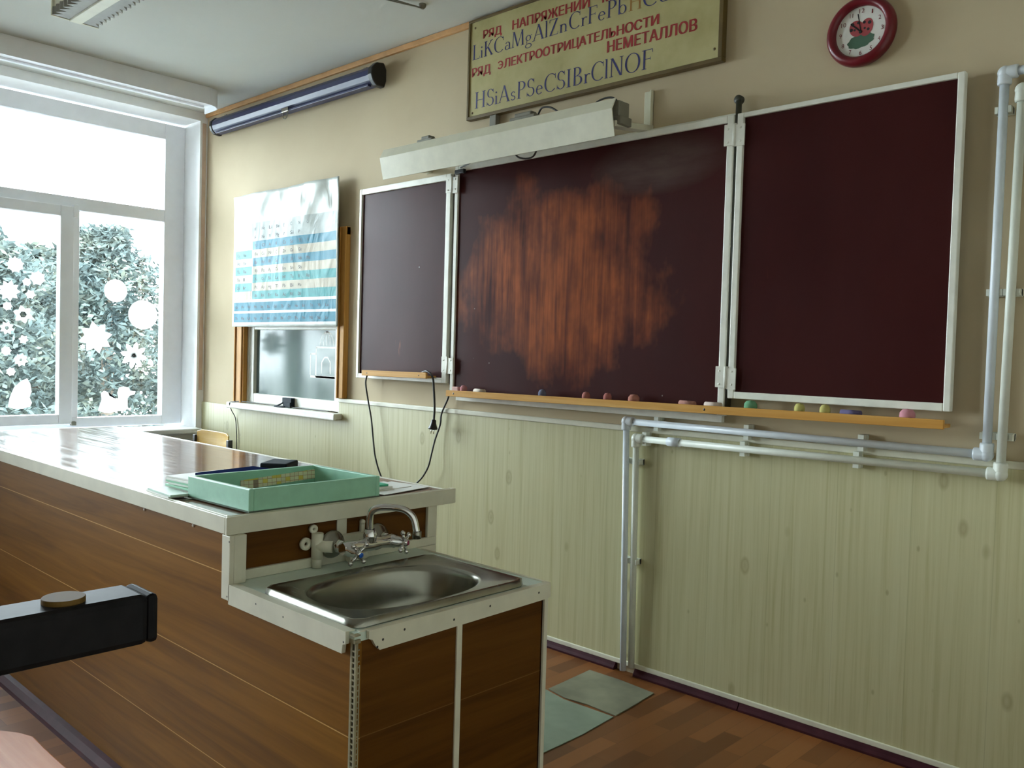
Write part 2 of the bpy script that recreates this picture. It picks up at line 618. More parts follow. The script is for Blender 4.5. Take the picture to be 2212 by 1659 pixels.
def glyph(ch):
    """roman serif capitals and small letters, unit = capital height; returns (polygons, advance)"""
    P = []
    T, t, X = .10, .035, .50
    S, A = serif_stroke, serif_arc
    if ch == 'I':
        S(P, (.16, 0), (.16, 1), T, .12, .12); return P, .34
    if ch == 'L':
        S(P, (.16, 0), (.16, 1), T, .12, .12); S(P, (.16, .018), (.56, .018), t); S(P, (.545, 0), (.565, .18), .03); return P, .60
    if ch == 'H':
        S(P, (.16, 0), (.16, 1), T, .12, .12); S(P, (.64, 0), (.64, 1), T, .12, .12); S(P, (.16, .5), (.64, .5), t); return P, .82
    if ch == 'F':
        S(P, (.16, 0), (.16, 1), T, .12, .12); S(P, (.16, .982), (.56, .982), t); S(P, (.55, 1), (.56, .82), .03); S(P, (.16, .52), (.47, .52), t); S(P, (.46, .44), (.46, .6), .025); return P, .60
    if ch == 'K':
        S(P, (.16, 0), (.16, 1), T, .12, .12); S(P, (.22, .46), (.58, 1), .045, 0, .1); S(P, (.62, 0), (.32, .58), T, .1, 0); return P, .72
    if ch == 'A':
        S(P, (.10, 0), (.40, 1), .045, .09, 0); S(P, (.68, 0), (.39, 1), T, .11, 0); S(P, (.2, .34), (.56, .34), t); return P, .80
    if ch == 'M':
        S(P, (.12, 0), (.18, 1), .045, .1, .08); S(P, (.46, .02), (.2, 1), T); S(P, (.46, .02), (.76, 1), .045); S(P, (.80, 0), (.76, 1), T, .11, .08); return P, .94
    if ch == 'N':
        S(P, (.14, 0), (.14, 1), .045, .1, .09); S(P, (.64, 0), (.16, 1), T); S(P, (.66, 0), (.66, 1), .045, 0, .1); return P, .80
    if ch == 'Z':
        S(P, (.08, .982), (.58, .982), t); S(P, (.08, .018), (.6, .018), t); S(P, (.13, .02), (.53, .98), T); S(P, (.08, 1), (.08, .82), .03); S(P, (.6, 0), (.61, .18), .03); return P, .68
    if ch == 'P':
        S(P, (.16, 0), (.16, 1), T, .12, .08); A(P, .28, .74, .28, .26, -90, 90); S(P, (.14, .982), (.3, .982), t); S(P, (.16, .498), (.3, .498), t); return P, .62
    if ch == 'B':
        S(P, (.16, 0), (.16, 1), T, .08, .08); A(P, .28, .765, .24, .235, -90, 90); A(P, .30, .265, .29, .265, -90, 90)
        for y in (.018, .515, .982): S(P, (.14, y), (.32, y), t)
        return P, .66
    if ch == 'O':
        A(P, .43, .5, .39, .52, 0, 360, n=36); return P, .86
    if ch == 'C':
        A(P, .44, .5, .39, .52, 48, 312, n=30); S(P, (.70, .98), (.70, .72), .03); return P, .76
    if ch == 'S':
        A(P, .28, .745, .22, .265, 25, 270, thick=.09); A(P, .28, .255, .24, .265, -155, 90, thick=.09); S(P, (.47, .98), (.47, .76), .028); S(P, (.06, .02), (.06, .25), .028); return P, .57
    if ch == 'i':
        S(P, (.11, 0), (.11, X), .085, .09, 0); S(P, (.04, X - .02), (.11, X - .02), t); A(P, .11, .7, .055, .055, 0, 360, .05, .05, 12); return P, .24
    if ch == 'l':
        S(P, (.11, 0), (.11, 1.04), .085, .09, 0); S(P, (.03, 1.02), (.11, 1.02), t); return P, .24
    if ch == 'r':
        S(P, (.12, 0), (.12, X), .085, .1, 0); S(P, (.04, X - .02), (.12, X - .02), t); A(P, .28, .33, .17, .18, 50, 170, .06, .045, 10); return P, .38
    if ch == 'n':
        S(P, (.12, 0), (.12, X), .085, .1, 0); S(P, (.04, X - .02), (.12, X - .02), t); A(P, .27, .3, .19, .21, 0, 165, .09, .04, 14); S(P, (.415, 0), (.415, .32), .085, .1, 0); return P, .56
    if ch == 'u':
        S(P, (.12, .16), (.12, X), .085); S(P, (.04, X - .02), (.12, X - .02), t); A(P, .27, .19, .19, .20, 180, 330, .09, .04, 14); S(P, (.42, 0), (.42, X), .085, .07, 0); return P, .56
    if ch == 'a':
        A(P, .24, .33, .17, .18, 0, 150, .08, .035, 12); S(P, (.37, .04), (.37, .36), .08); A(P, .22, .145, .16, .16, 60, 330, .08, .035, 16); S(P, (.37, .02), (.46, .04), .05); return P, .48
    if ch == 'e':
        A(P, .25, .25, .21, .265, 10, 320, .085, .035, 24); S(P, (.06, .29), (.44, .29), t); return P, .50
    if ch == 'b':
        S(P, (.11, 0), (.11, 1.02), .085, 0, 0); S(P, (.03, 1.0), (.11, 1.0), t); A(P, .29, .25, .22, .265, -150, 150, .09, .035, 24); return P, .56
    if ch == 's':
        A(P, .19, .37, .14, .14, 25, 270, .06, .04, 14); A(P, .19, .125, .15, .135, -155, 90, .06, .04, 14); return P, .40
    if ch == 'g':
        A(P, .24, .33, .18, .18, 0, 360, .075, .035, 24); A(P, .25, -.17, .22, .15, 0, 360, .06, .04, 24); S(P, (.12, .0), (.36, -.03), .05); S(P, (.12, .0), (.15, .17), .04); S(P, (.4, .48), (.48, .46), .04); return P, .50
    return P, .3

def serif_word(mb, body, x0, x1, zb0, zb1, height, y, tracking=0.0, skip=None, only=None):
    polys, x = [], 0
    total = sum(glyph(c)[1] + tracking for c in body)
    for i, c in enumerate(body):
        g, adv = glyph(c)
        use = (only is None or i in only) and (skip is None or i not in skip)
        if use:
            for p in g:
                polys.append([(u + x, w) for (u, w) in p])
        x += adv + tracking
    sx = (x1 - x0) / total
    for j, p in enumerate(polys):
        vs = []
        for (u, w) in p:
            X_ = x0 + u * sx
            t = (X_ - x0) / (x1 - x0)
            vs.append((X_, y - .00003 * (j % 7), zb0 + (zb1 - zb0) * t + w * height))
        ar = sum(vs[i][0] * vs[(i + 1) % len(vs)][2] - vs[(i + 1) % len(vs)][0] * vs[i][2] for i in range(len(vs)))
        mb.add(vs, [tuple(range(len(vs))) if ar > 0 else tuple(range(len(vs)))[::-1]])
    return mb

#@@SETTING
# ---------------------------------------------------------------- the room
RX, BY = 6.7, -8.2
struct('floor', MB().box(-.46, RX + .1, BY - .1, .1, -.1, 0), M['floor'], 'parquet patterned brown linoleum floor')
struct('ceiling', MB().box(-.46, RX + .1, BY - .1, .1, CEIL, CEIL + .1), M['ceiling'], 'white painted ceiling')
struct('wall_back', MB().box(-.46, RX + .1, BY - .1, BY, 0, CEIL), M['wall'], 'peach painted back wall of the classroom')
struct('wall_right', MB().box(RX, RX + .1, BY, 0, 0, CEIL), plain('cream_wall_paint', (240, 237, 224), .8), 'cream painted wall opposite the windows')
# front wall with the hatch opening (x .63-1.645, z .97-1.98)
HX0, HX1, HZ0, HZ1 = .60, 1.655, .955, 1.98
fw = MB()
fw.box(-.46, HX0, 0, .1, 0, CEIL).box(HX1, RX + .1, 0, .1, 0, CEIL).box(HX0, HX1, 0, .1, 0, HZ0).box(HX0, HX1, 0, .1, HZ1, CEIL)
struct('wall_front', fw, M['wall'], 'peach painted front wall carrying the chalkboard')
# window wall with three openings
lw = MB()
WZ0, WZ1 = .70, 2.915
edges = [-.0] + [e for w in WINDOWS_Y for e in w] + [BY]
lw.box(-.45, 0, BY, 0, 0, WZ0).box(-.45, 0, BY, 0, WZ1, CEIL)
for i in range(0, len(edges), 2):
    lw.box(-.45, 0, edges[i], edges[i + 1], WZ0, WZ1)
struct('wall_left', lw, M['reveal'], 'white painted window wall with deep reveals')

# windows
def make_window(name, ya, yb, label, detailed):
    root = empty(name, (-.26, (ya + yb) / 2, WZ0 + .06), label, None, None, 'structure')
    d = (yb - ya)
    X0, X1 = -.30, -.225
    zf0, zf1 = .755, 2.90
    fr = MB()
    fr.box(X0, X1, ya, ya - .145, zf0, zf1)
    fr.box(X0, X1, yb + .10, yb, zf0, zf1)
    fr.box(X0, X1, ya - .145, yb + .10, zf0, .822)
    fr.box(X0, X1, ya - .145, yb + .10, 2.79, zf1)
    fr.box(X0, X1, ya - .145, yb + .10, 2.205, 2.29)
    m1, m2 = ya - .72, ya - 1.45
    fr.box(X0, X1, m1, m1 - .075, .822, 2.205)
    fr.box(X0, X1, m2, m2 - .075, .822, 2.205)
    fr.build('frame', M['white_pvc'], root, .004)
    # panes
    gx0, gx1 = -.264, -.260
    def pane(y0, y1, z0, z1, x=0, par=root):
        return MB().box(gx0 + x, gx1 + x, y0, y1, z0, z1).build('pane', M['glass'], par)
    pane(ya - .14, m1 + .005, .817, 2.21)
    pane(ya - .14, yb + .095, 2.285, 2.795)
    pane(m2 - .07, yb + .095, .817, 2.21)
    # the hinged sash in the middle
    s0, s1 = m1 - .045, m2 + .03
    sz0, sz1 = .785, 2.222
    sb = MB()
    sx0, sx1 = -.262, -.195
    sb.box(sx0, sx1, s0, s0 - .085, sz0, sz1).box(sx0, sx1, s1 + .085, s1, sz0, sz1)
    sb.box(sx0, sx1, s0 - .085, s1 + .085, sz0, sz0 + .065).box(sx0, sx1, s0 - .085, s1 + .085, sz1 - .07, sz1)
    sash = sb.build('sash', M['white_pvc'], root, .005)
    MB().box(-.236, -.232, s0 - .08, s1 + .08, sz0 + .06, sz1 - .065).build('pane', M['glass'], sash)
    if detailed:
        MB().box(-.225, -.188, m1 - .02, m1 - .05, 2.15, 2.235).build('hinge', M['white_pvc'], root, .003)
        MB().box(-.225, -.188, m1 - .02, m1 - .05, .775, .80).build('hinge', M['grey'], root, .003)
    sl = MB().box(-.225, .105, ya - .0, yb, .712, .748)
    sl.build('sill', M['white_pvc'], root, .008)
    return root
for i, (ya, yb) in enumerate(WINDOWS_Y):
    make_window('window_%d' % (i + 1), ya, yb,
                ['tall white plastic window with one hinged sash, its panes stuck with paper snowflakes',
                 'unseen plastic window added behind the camera to light the room', 'rear plastic window of the window wall'][i], i == 0)

# mouldings and skirtings
struct('trim_1', MB().box(.0, RX, -.018, 0, CEIL - .032, CEIL - .002), M['tan'], 'thin tan moulding along the front wall under the ceiling', .003)
struct('trim_2', MB().box(0, .005, -.040, -.012, 1.014, 2.90), M['pinkbrown'], 'pinkish brown corner strip beside the window', .002)
dd = MB().box(HX1 + .01, RX, -.012, 0, .045, 1.035).box(.0, HX1 + .01, -.012, 0, .045, .93)
struct('trim_3', dd, M['dado'], 'pale pine-print wall panelling on the lower front wall')
struct('trim_4', MB().box(HX1 + .005, RX, -.02, 0, 1.022, 1.046), M['white_trim'], 'thin white cap strip on top of the wall panelling', .004)
struct('trim_5', MB().box(.0, RX, -.018, 0, .03, .05), M['white_trim'], 'white edge strip at the foot of the wall panelling', .003)
bb = MB()
prof = [(0, 0), (-.030, 0), (-.030, .008), (-.022, .018), (-.014, .034), (0, .034)]
for a, b in ((.0, 3.70), (3.80, 4.28), (4.284, RX)):
    bb.prism(prof, a, b, 'yz')
struct('baseboard_front', bb, M['maroon'], 'dark maroon skirting along the front wall')

# hatch in the front wall (behind the poster): oak casing, white sash, milky pane
h = empty('window_4', (1.13, 0, .955), 'serving hatch window with oak casing and white sash below the poster', None, None, 'structure')
MB().box(.47, .60, -.03, 0, .955, 2.0).box(.485, .50, -.038, -.03, .955, 2.0).box(.565, .585, -.038, -.03, .955, 2.0).build('casing', M['oak'], h, .004)
MB().box(1.655, 1.725, -.035, 0, 1.047, 2.04).box(1.665, 1.68, -.042, -.035, 1.047, 2.04).build('casing', M['oak'], h, .004)
MB().box(.47, 1.725, -.03, 0, 1.99, 2.04).build('casing', M['oak'], h, .004)
jm = MB().box(.60, .62, 0, .10, .955, 1.98).box(1.635, 1.655, 0, .10, .955, 1.98)
jm.build('jamb', M['white_paint'], h)
sash = MB().box(.62, .672, .005, .045, .962, 1.98).box(1.60, 1.655, -.004, .045, .962, 1.98).box(.672, 1.60, .005, .045, .962, 1.024).box(.672, 1.60, .005, .045, 1.446, 1.49).build('sash', M['white_paint'], h, .004)
pn = MB().box(.665, 1.605, .028, .033, 1.02, 1.45).build('pane', M['hatch_pane'], sash)
MB().box(.60, 1.655, .10, .11, .955, 1.98).build('backing', M['white_paint'], h)
# the little painted church on the hatch pane
ch = MB()
def line(mb, pts, w, y, closed=False):
    pts = pts + ([pts[0]] if closed else [])
    for (a, b) in zip(pts[:-1], pts[1:]):
        dx, dz = b[0] - a[0], b[1] - a[1]
        L = math.hypot(dx, dz) or 1
        nx, nz = -dz / L * w / 2, dx / L * w / 2
        mb.add([(a[0] + nx, y, a[1] + nz), (a[0] - nx, y, a[1] - nz), (b[0] - nx, y, b[1] - nz), (b[0] + nx, y, b[1] + nz)], [(0, 1, 2, 3)])
    return mb
Yc = .0276
line(ch, [(1.36, 1.16), (1.36, 1.34), (1.58, 1.34), (1.58, 1.16)], .012, Yc, True)
line(ch, [(1.30, 1.17), (1.30, 1.30), (1.36, 1.30)], .01, Yc)
line(ch, [(1.30, 1.16), (1.60, 1.16)], .014, Yc)
line(ch, [(1.42, 1.18), (1.42, 1.25), (1.45, 1.28), (1.48, 1.28), (1.51, 1.25), (1.51, 1.18)], .01, Yc)
for s_ in (-1, -.5, 0, .5, 1):
    line(ch, [(1.47 + .07 * s_ * math.cos(math.radians(a)), 1.35 + .085 * math.sin(math.radians(a))) for a in range(0, 100, 15)], .007, Yc)
ch.build('painted_drawing', M['sheet'], pn)
MB().box(.445, 1.69, -.060, 0, .922, .957).box(.445, 1.69, -.066, -.050, .916, .957).build('sill', M['white_paint'], h, .007)
lt = MB().box(1.07, 1.17, -.022, .006, .985, 1.018).box(1.09, 1.17, -.03, .006, .958, .99)
lt.tube(smooth_path([(1.09, -.03, .985), (1.05, -.038, .968), (1.02, -.045, .961), (1.10, -.052, .961), (1.13, -.04, .963)], 5), .005, 6)
lt.build('latch', M['case'], h, .002)

# ---------------------------------------------------------------- outside
struct('ground', MB().box(-60, -.5, -40, 40, -1.3, -1.0), M['ground'], 'pale winter ground outside the window')
def make_tree(name, x, y, top, rad, label, seed, n=5200, leaf=1.0):
    rnd = random.Random(seed)
    root = empty(name, (x, y, -1.0), label, 'tree', 'trees outside the window')
    hgt = top + 1.0
    MB().tube([(x, y, -1.02), (x + .05, y, -1 + hgt * .5), (x, y + .04, top - .3)], [.13, .09, .02], 8).build('trunk', M['bark'], root)
    mb = MB()
    for k in range(n):
        u = rnd.random() ** .8
        zz = -.7 + u * (hgt - .3)
        prof_ = rad * (1.0 - .72 * u ** 2.6) * (.75 + .35 * math.sin(u * 23 + seed) * .5)
        a = rnd.random() * 6.283
        rr = prof_ * (rnd.random() ** .45)
        lump = 1 + .22 * math.sin(3 * a + 5 * u + seed)
        c = Vector((x + rr * lump * math.cos(a), y + rr * lump * math.sin(a), zz + rnd.uniform(-.08, .08)))
        d1 = Vector((rnd.uniform(-1, 1), rnd.uniform(-1, 1), rnd.uniform(-.6, .8))).normalized()
        d2 = d1.cross(Vector((rnd.uniform(-1, 1), rnd.uniform(-1, 1), rnd.uniform(-1, 1)))).normalized()
        L, W = rnd.uniform(.035, .085) * leaf, rnd.uniform(.012, .032) * leaf
        mb.add([c - d1 * L, c + d2 * W, c + d1 * L, c - d2 * W], [(0, 1, 2, 3)])
    mb.build('crown', M['leaf'], root)
make_tree('conifer_tree', -6.2, .15, 2.75, 1.55, 'grey-green conifer seen through the hinged sash, its rounded top under the sky', 1, 15000)
make_tree('conifer_tree', -6.9, 2.05, 2.95, 1.6, 'tallest grey-green conifer, seen just right of the window mullion', 2, 15000)
make_tree('conifer_tree', -7.6, 4.3, 2.25, 1.7, 'lower grey-green conifer behind the two round paper discs', 3, 12000)
make_tree('conifer_tree', -6.5, -1.6, 2.5, 1.7, 'grey-green conifer standing furthest from the chalkboard wall', 4, 5000)
make_tree('conifer_tree', -10.6, 2.3, 2.9, 2.4, 'dark conifer filling the gap behind the two nearer trees', 6, 9000, 2.2)
make_tree('conifer_tree', -10.8, 6.2, 2.7, 2.4, 'dark conifer farthest back, behind the large round paper disc', 7, 9000, 2.2)
make_tree('conifer_tree', -7.5, 5.6, 2.4, 1.7, 'grey-green conifer hidden by the right window jamb', 5, 4000)

# paper cut-outs stuck on the panes
def cutout(name, pts, x, label, group=None, cat='paper decoration', hole=None):
    """pts: outline (y, z) ; a thin sheet of paper on the pane"""
    mb = MB()
    n = len(pts)
    cy = sum(p[0] for p in pts) / n
    cz = sum(p[1] for p in pts) / n
    th = .0008
    if hole:
        inner = [(cy + hole * math.cos(2 * math.pi * i / n + .1), cz + hole * math.sin(2 * math.pi * i / n + .1)) for i in range(n)]
    else:
        inner = [(cy + (p[0] - cy) * .02, cz + (p[1] - cz) * .02) for p in pts]
    ring = lambda P_, xx: [(xx, p[0], p[1]) for p in P_]
    mb.quadwall([ring(inner, x), ring(pts, x), ring(pts, x + th), ring(inner, x + th), ring(inner, x)])
    mb.smooth = [False] * len(mb.f)
    o = mb.build(name, M['paper'])
    return tag(o, label, cat, group)
def star(cy, cz, r, n, inner=.55, rot=0, notch=True):
    pts = []
    for i in range(n * 4):
        a = 2 * math.pi * i / (n * 4) + rot
        k = i % 4
        rr = r * (1.0 if k == 0 else (.80 if k in (1, 3) else inner))
        pts.append((cy + rr * math.cos(a), cz + rr * math.sin(a)))
    return pts
def disc(cy, cz, r, n=40):
    return [(cy + r * math.cos(2 * math.pi * i / n), cz + r * math.sin(2 * math.pi * i / n)) for i in range(n)]
FX, SX = -.2598, -.2318     # on the fixed pane / on the sash pane
# positions are read on the plane x=-.26, so sash ones shift a little
G = 'paper snowflakes stuck on the window'
tag(cutout('paper_disc', disc(-.521, 1.692, .078), FX, 'small plain white paper disc on the right window pane', None), cat='paper disc')
tag(cutout('paper_disc', disc(-.330, 1.536, .103), FX, 'large plain white paper disc at the right edge of the pane', None), cat='paper disc')
for (cy, cz, r, n, inn, hole, x, lab) in [
    (-.650, 1.365, .112, 8, .66, None, FX, 'large lacy paper snowflake low beside the window mullion'),
    (-.390, 1.247, .098, 8, .52, .012, FX, 'spiky eight-pointed paper snowflake with a tiny central hole near the right jamb'),
    (-1.195, 1.643, .068, 9, .68, None, SX, 'lacy paper snowflake cut by the left edge of the picture, below a round one'),
    (-1.112, 1.497, .060, 6, .62, .017, SX, 'six-pointed paper snowflake with a grey hole in its centre on the sash'),
    (-1.205, 1.407, .044, 8, .66, .012, SX, 'small paper snowflake with a dark central hole under the six-pointed one'),
    (-1.122, 1.205, .044, 8, .70, .009, SX, 'small paper snowflake with pinhole, above the white paper figure on the sash'),
    (-1.160, 1.810, .054, 9, .80, None, SX, 'solid roundish paper snowflake, topmost on the hinged sash'),
    (-1.028, 1.735, .050, 7, .78, None, SX, 'solid paper snowflake nearest the upper sash stile'),
    (-1.092, 1.706, .028, 6, .80, None, SX, 'tiny pale paper snowflake directly left of the solid one by the stile'),
    (-1.070, 1.628, .032, 6, .72, None, SX, 'tiny solid snowflake just above the six-pointed holed one'),
    (-1.203, 1.545, .030, 7, .80, None, SX, 'tiny solid snowflake left of the six-pointed holed one'),
    (-1.108, 1.337, .030, 6, .66, None, SX, 'tiny six-pointed snowflake alone in the middle of the sash pane'),
    (-1.208, 1.262, .032, 7, .78, None, SX, 'tiny solid snowflake at the left picture edge above the pinhole one'),
    (-1.180, 1.130, .030, 7, .80, None, SX, 'tiny solid snowflake right above the white paper figure'),
    (-.735, 1.300, .018, 6, .7, None, FX, 'tiny paper snowflake touching the mullion under the lacy one'),
]:
    cutout('paper_snowflake', star(cy, cz, r, n, inn, rot=.3 * r * 100), x, lab, G, 'paper snowflake', hole)
hen = [(-.640, .865), (-.628, .905), (-.617, .94), (-.622, .985), (-.600, 1.0), (-.575, .99), (-.565, .965), (-.535, .95), (-.505, .95),
       (-.512, .985), (-.500, 1.022), (-.470, 1.03), (-.430, 1.02), (-.425, 1.0), (-.385, .993), (-.392, .972), (-.425, .965), (-.440, .945),
       (-.44, .90), (-.435, .872), (-.47, .858), (-.52, .858), (-.56, .845), (-.60, .85)]
hen = [(y * 1.0 + .01, z) for (y, z) in hen]
cutout('paper_figure', hen, FX, 'white paper bird figure at the bottom of the right pane', None, 'paper figure')
fig = [(-1.195, .905), (-1.185, .965), (-1.16, 1.03), (-1.12, 1.07), (-1.085, 1.088), (-1.065, 1.05), (-1.058, 1.0), (-1.07, .965), (-1.055, .93), (-1.065, .905), (-1.11, .892), (-1.16, .893)]
cutout('paper_figure', fig, SX, 'white paper fir-tree figure at the bottom of the hinged sash', None, 'paper figure')
for (cy, cz, lab) in ((-.437, 1.106, 'right-hand paper dot of the pair below the spiky snowflake'), (-.470, 1.083, 'lower left paper dot of the pair below the spiky snowflake'), (-.335, .985, 'single white paper dot beside the paper bird')):
    cutout('paper_dot', disc(cy, cz, .010, 12), FX, lab, 'paper dots on the right pane', 'paper dot')

#@@OBJECTS
# ---------------------------------------------------------------- ceiling things
c = empty('curtain_cornice', (.45, -1.4, 2.862), 'white plastic curtain cornice with rounded end on the ceiling above the window', 'curtain rail')
out = [(.60, -4.6), (.60, -.32)] + [(.50 + .10 * math.cos(a), -.32 + .11 * math.sin(a)) for a in [math.radians(v) for v in range(10, 91, 10)]] + [(.34, -.21), (.34, -4.6)]
MB().prism(out, 2.905, 2.9745, 'xy').build('rail_body', M['white_pvc'], c)
fas = MB()
o1 = [(.60, -4.6), (.60, -.32)] + [(.50 + .10 * math.cos(a), -.32 + .11 * math.sin(a)) for a in [math.radians(v) for v in range(10, 91, 10)]] + [(.36, -.21)]
for i in range(len(o1) - 1):
    a, b = Vector((*o1[i], 0)), Vector((*o1[i + 1], 0))
    t_ = (b - a).normalized()
    nn = Vector((t_.y, -t_.x, 0)) * .006
    fas.add([(a.x, a.y, 2.866), (b.x, b.y, 2.866), (b.x, b.y, 2.974), (a.x, a.y, 2.974), (a.x + nn.x, a.y + nn.y, 2.866), (b.x + nn.x, b.y + nn.y, 2.866), (b.x + nn.x, b.y + nn.y, 2.974), (a.x + nn.x, a.y + nn.y, 2.974)],
            [(0, 1, 2, 3), (4, 7, 6, 5), (0, 4, 5, 1), (3, 2, 6, 7), (1, 5, 6, 2), (0, 3, 7, 4)])
fas.build('fascia', M['white_pvc'], c)
for k in (.40, .50):
    MB().box(k - .012, k + .012, -4.6, -.24, 2.893, 2.907).build('curtain_track', M['white_pvc'], c, .002)

l = empty('fluorescent_ceiling_lamp', (1.95, -1.37, CEIL), 'old twin-tube fluorescent lamp with grey louvres hanging at the ceiling', 'ceiling lamp')
MB().box(1.33, 2.58, -1.475, -1.275, 2.935, CEIL).build('housing', M['lamp_white'], l, .004)
MB().box(1.318, 1.332, -1.485, -1.265, 2.893, CEIL).build('end_plate', M['lamp_white'], l, .002)
MB().box(1.332, 2.58, -1.405, -1.35, 2.886, 2.936).build('centre_strip', M['lamp_white'], l, .003)
for (y0, y1, edge) in ((-1.35, -1.268, 1), (-1.405, -1.482, -1)):
    pts = [(1.332, y0)]
    xx = 1.332
    while xx < 2.54:
        pts += [(xx, y1), (xx + .006, y1), (xx + .047, y1 - edge * .032)]
        xx += .047
    pts += [(2.58, y0)]
    MB().prism(pts, 2.896, 2.934, 'xy').build('louvre', M['louvre'], l)

hk = MB()
hk.tube([(2.56, -.52, 2.972), (2.60, -.44, 2.965), (2.655, -.33, 2.958)], .004, 8)
hk.tube([(2.60, -.50, 2.968), (2.64, -.40, 2.958), (2.665, -.31, 2.955)], .004, 8)
hk.lathe((2.664, -.30, CEIL), (0, 0, -1), [(.0, 0), (.018, 0), (.016, .012), (.008, .022), (0, .022)], 12)
tag(hk.build('ceiling_hook', M['grey']), 'bent grey wire fixed to a hook on the ceiling', 'hook')

# projector screen, rolled up in its casing
s = empty('projector_screen', (1.13, 0, 2.84), 'rolled-up projector screen in a long navy casing on the front wall', 'projector screen')
pr = [(-.035, .058), (-.075, .052), (-.102, .025), (-.105, -.005), (-.095, -.03), (-.075, -.05), (-.03, -.052), (-.02, -.02), (-.02, .03)]
def casing(x0, x1, k=1.0, dz=0):
    mb = MB()
    rings = [[(x, -.06 + (p[0] + .06) * k, 2.832 + dz + p[1] * k) for p in pr] for x in (x0, x1)]
    n = len(pr)
    mb.add(rings[0] + rings[1], [(i, i + n, (i + 1) % n + n, (i + 1) % n) for i in range(n)] + [tuple(range(n)), tuple(range(2 * n - 1, n - 1, -1))])
    return mb
casing(.255, 2.0).build('casing', M['navy'], s, .004)
casing(.225, .257, 1.1).build('end_cap', M['black'], s, .006)
casing(1.998, 2.035, 1.22).build('end_cap', M['black'], s, .006)
MB().box(.30, 1.985, -.098, -.075, 2.770, 2.784).build('bottom_bar', M['navy'], s, .003)
pk = MB().box(1.135, 1.205, -.108, -.098, 2.768, 2.792)
pk.build('pull_tab', M['chrome'], s, .001)
MB().tube([(1.172 + .026 * math.cos(a), -.104, 2.752 + .028 * math.sin(a)) for a in [math.radians(110 + 32 * i) for i in range(11)]], .0025, 6).build('pull_ring', M['grey'], s)
for x in (.36, 1.9):
    MB().box(x, x + .03, -.07, 0, 2.872, 2.892).build('wall_bracket', M['grey'], s, .002)

# ---------------------------------------------------------------- periodic table poster
p = empty('periodic_table_poster', (1.07, 0, 1.465), 'glossy blue and white striped periodic table poster hanging over the hatch', 'poster')
PX0, PX1, PZ0, PZ1 = .495, 1.695, 1.463, 2.325
def poster_y(x, z):
    u, v = (x - PX0) / (PX1 - PX0), (z - PZ0) / (PZ1 - PZ0)
    y = -.058 + .006 * math.sin(7 * u + 3 * v) * v + .012 * v * v * math.sin(13 * u - 5 * v) * (.3 + u)
    return y - .012 * v * u - .007 * max(0, v - .45) * u * math.sin(34 * u + 19 * v) - .004 * max(0, v - .5) * math.sin(51 * u - 30 * v)
def sheet(mb, x0, x1, z0, z1, off, nx=1, nz=1):
    vs = []
    for j in range(nz + 1):
        for i in range(nx + 1):
            x = x0 + (x1 - x0) * i / nx
            z = z0 + (z1 - z0) * j / nz
            # the sheet narrows a little to the top
            v = (z - PZ0) / (PZ1 - PZ0)
            xs = 1.095 + (x - 1.095) * (1 - .0 * v) - .03 * max(0, v - .62) * 1.0
            vs.append((xs, poster_y(x, z) - off, z))
    fs = [(j * (nx + 1) + i, j * (nx + 1) + i + 1, (j + 1) * (nx + 1) + i + 1, (j + 1) * (nx + 1) + i) for j in range(nz) for i in range(nx)]
    return mb.add(vs, fs, True)
sh = sheet(MB(), PX0, PX1, PZ0, PZ1, 0, 70, 50).build('sheet', M['poster'], p)
sm = sh.modifiers.new('thickness', 'SOLIDIFY'); sm.thickness = .0012; sm.offset = -1
# printed bands: (z0, z1) rows from the bottom up
rows = [(1.492, 1.548, 'B', 0), (1.562, 1.615, 'B', 0), (1.632, 1.680, 'T', 1), (1.632, 1.680, 'W', -1)]
bands = MB(), MB(), MB(), MB()
BL, TE, CR, WH = bands
XL0, XM, XR = .525, .745, 1.675
sheet(BL, .515, XR, 1.492, 1.550, .0006, 30, 3)
sheet(BL, .515, XR, 1.566, 1.622, .0006, 30, 3)
zz = 1.640
hgt = .0535
order = ['T', 'C', 'T', 'C', 'B', 'C', 'B']
for k, o_ in enumerate(order):
    z0, z1 = zz + k * hgt, zz + (k + 1) * hgt
    sheet({'T': TE, 'C': CR, 'B': BL}[o_], XM, XR if o_ != 'C' else XR, z0, z1, .0006, 30, 2)
    if k < 6:
        sheet({'T': CR, 'C': TE, 'B': CR}[o_] if o_ != 'B' else WH, XL0, XM - .01, z0, z1, .0006, 8, 2)
sheet(WH, XM, XR, zz + 7 * hgt, zz + 9.2 * hgt, .0006, 30, 4)
BL.build('blue_bands', M['p_blue'], p); TE.build('teal_bands', M['p_teal'], p); CR.build('cream_bands', M['p_cream'], p); WH.build('white_bands', M['p_white'], p)
syms = ('H He Li Be B C N O F Ne Na Mg Al Si P S Cl Ar K Ca Sc Ti V Cr Mn Fe Co Ni Cu Zn Ga Ge As Se Br Kr Rb Sr Y Zr Nb Mo Tc Ru Rh Pd Ag Cd In Sn Sb Te I Xe Cs Ba La Hf Ta W Re Os Ir Pt Au Hg Tl Pb Bi Po At Rn Fr Ra Ac Rf Db').split()
ink = MB()
ic = 0
for k in range(8, -1, -1):
    z = zz + k * hgt + .014
    xs_ = ([.55, .63] if 0 < k < 6 else []) + [XM + .03 + .085 * i for i in range(7 if k % 2 else 8)]
    for x in xs_:
        if ic >= len(syms): break
        sy = syms[ic]; ic += 1
        w = .017 * len(sy)
        text_on_wall(ink, sy, x, x + w, z, z, .020, poster_y(x, z) - .0014)
lan = 'Ce Pr Nd Pm Sm Eu Gd Tb Dy Ho Er Tm Yb Lu'.split(); act = 'Th Pa U Np Pu Am Cm Bk Cf Es Fm Md No Lr'.split()
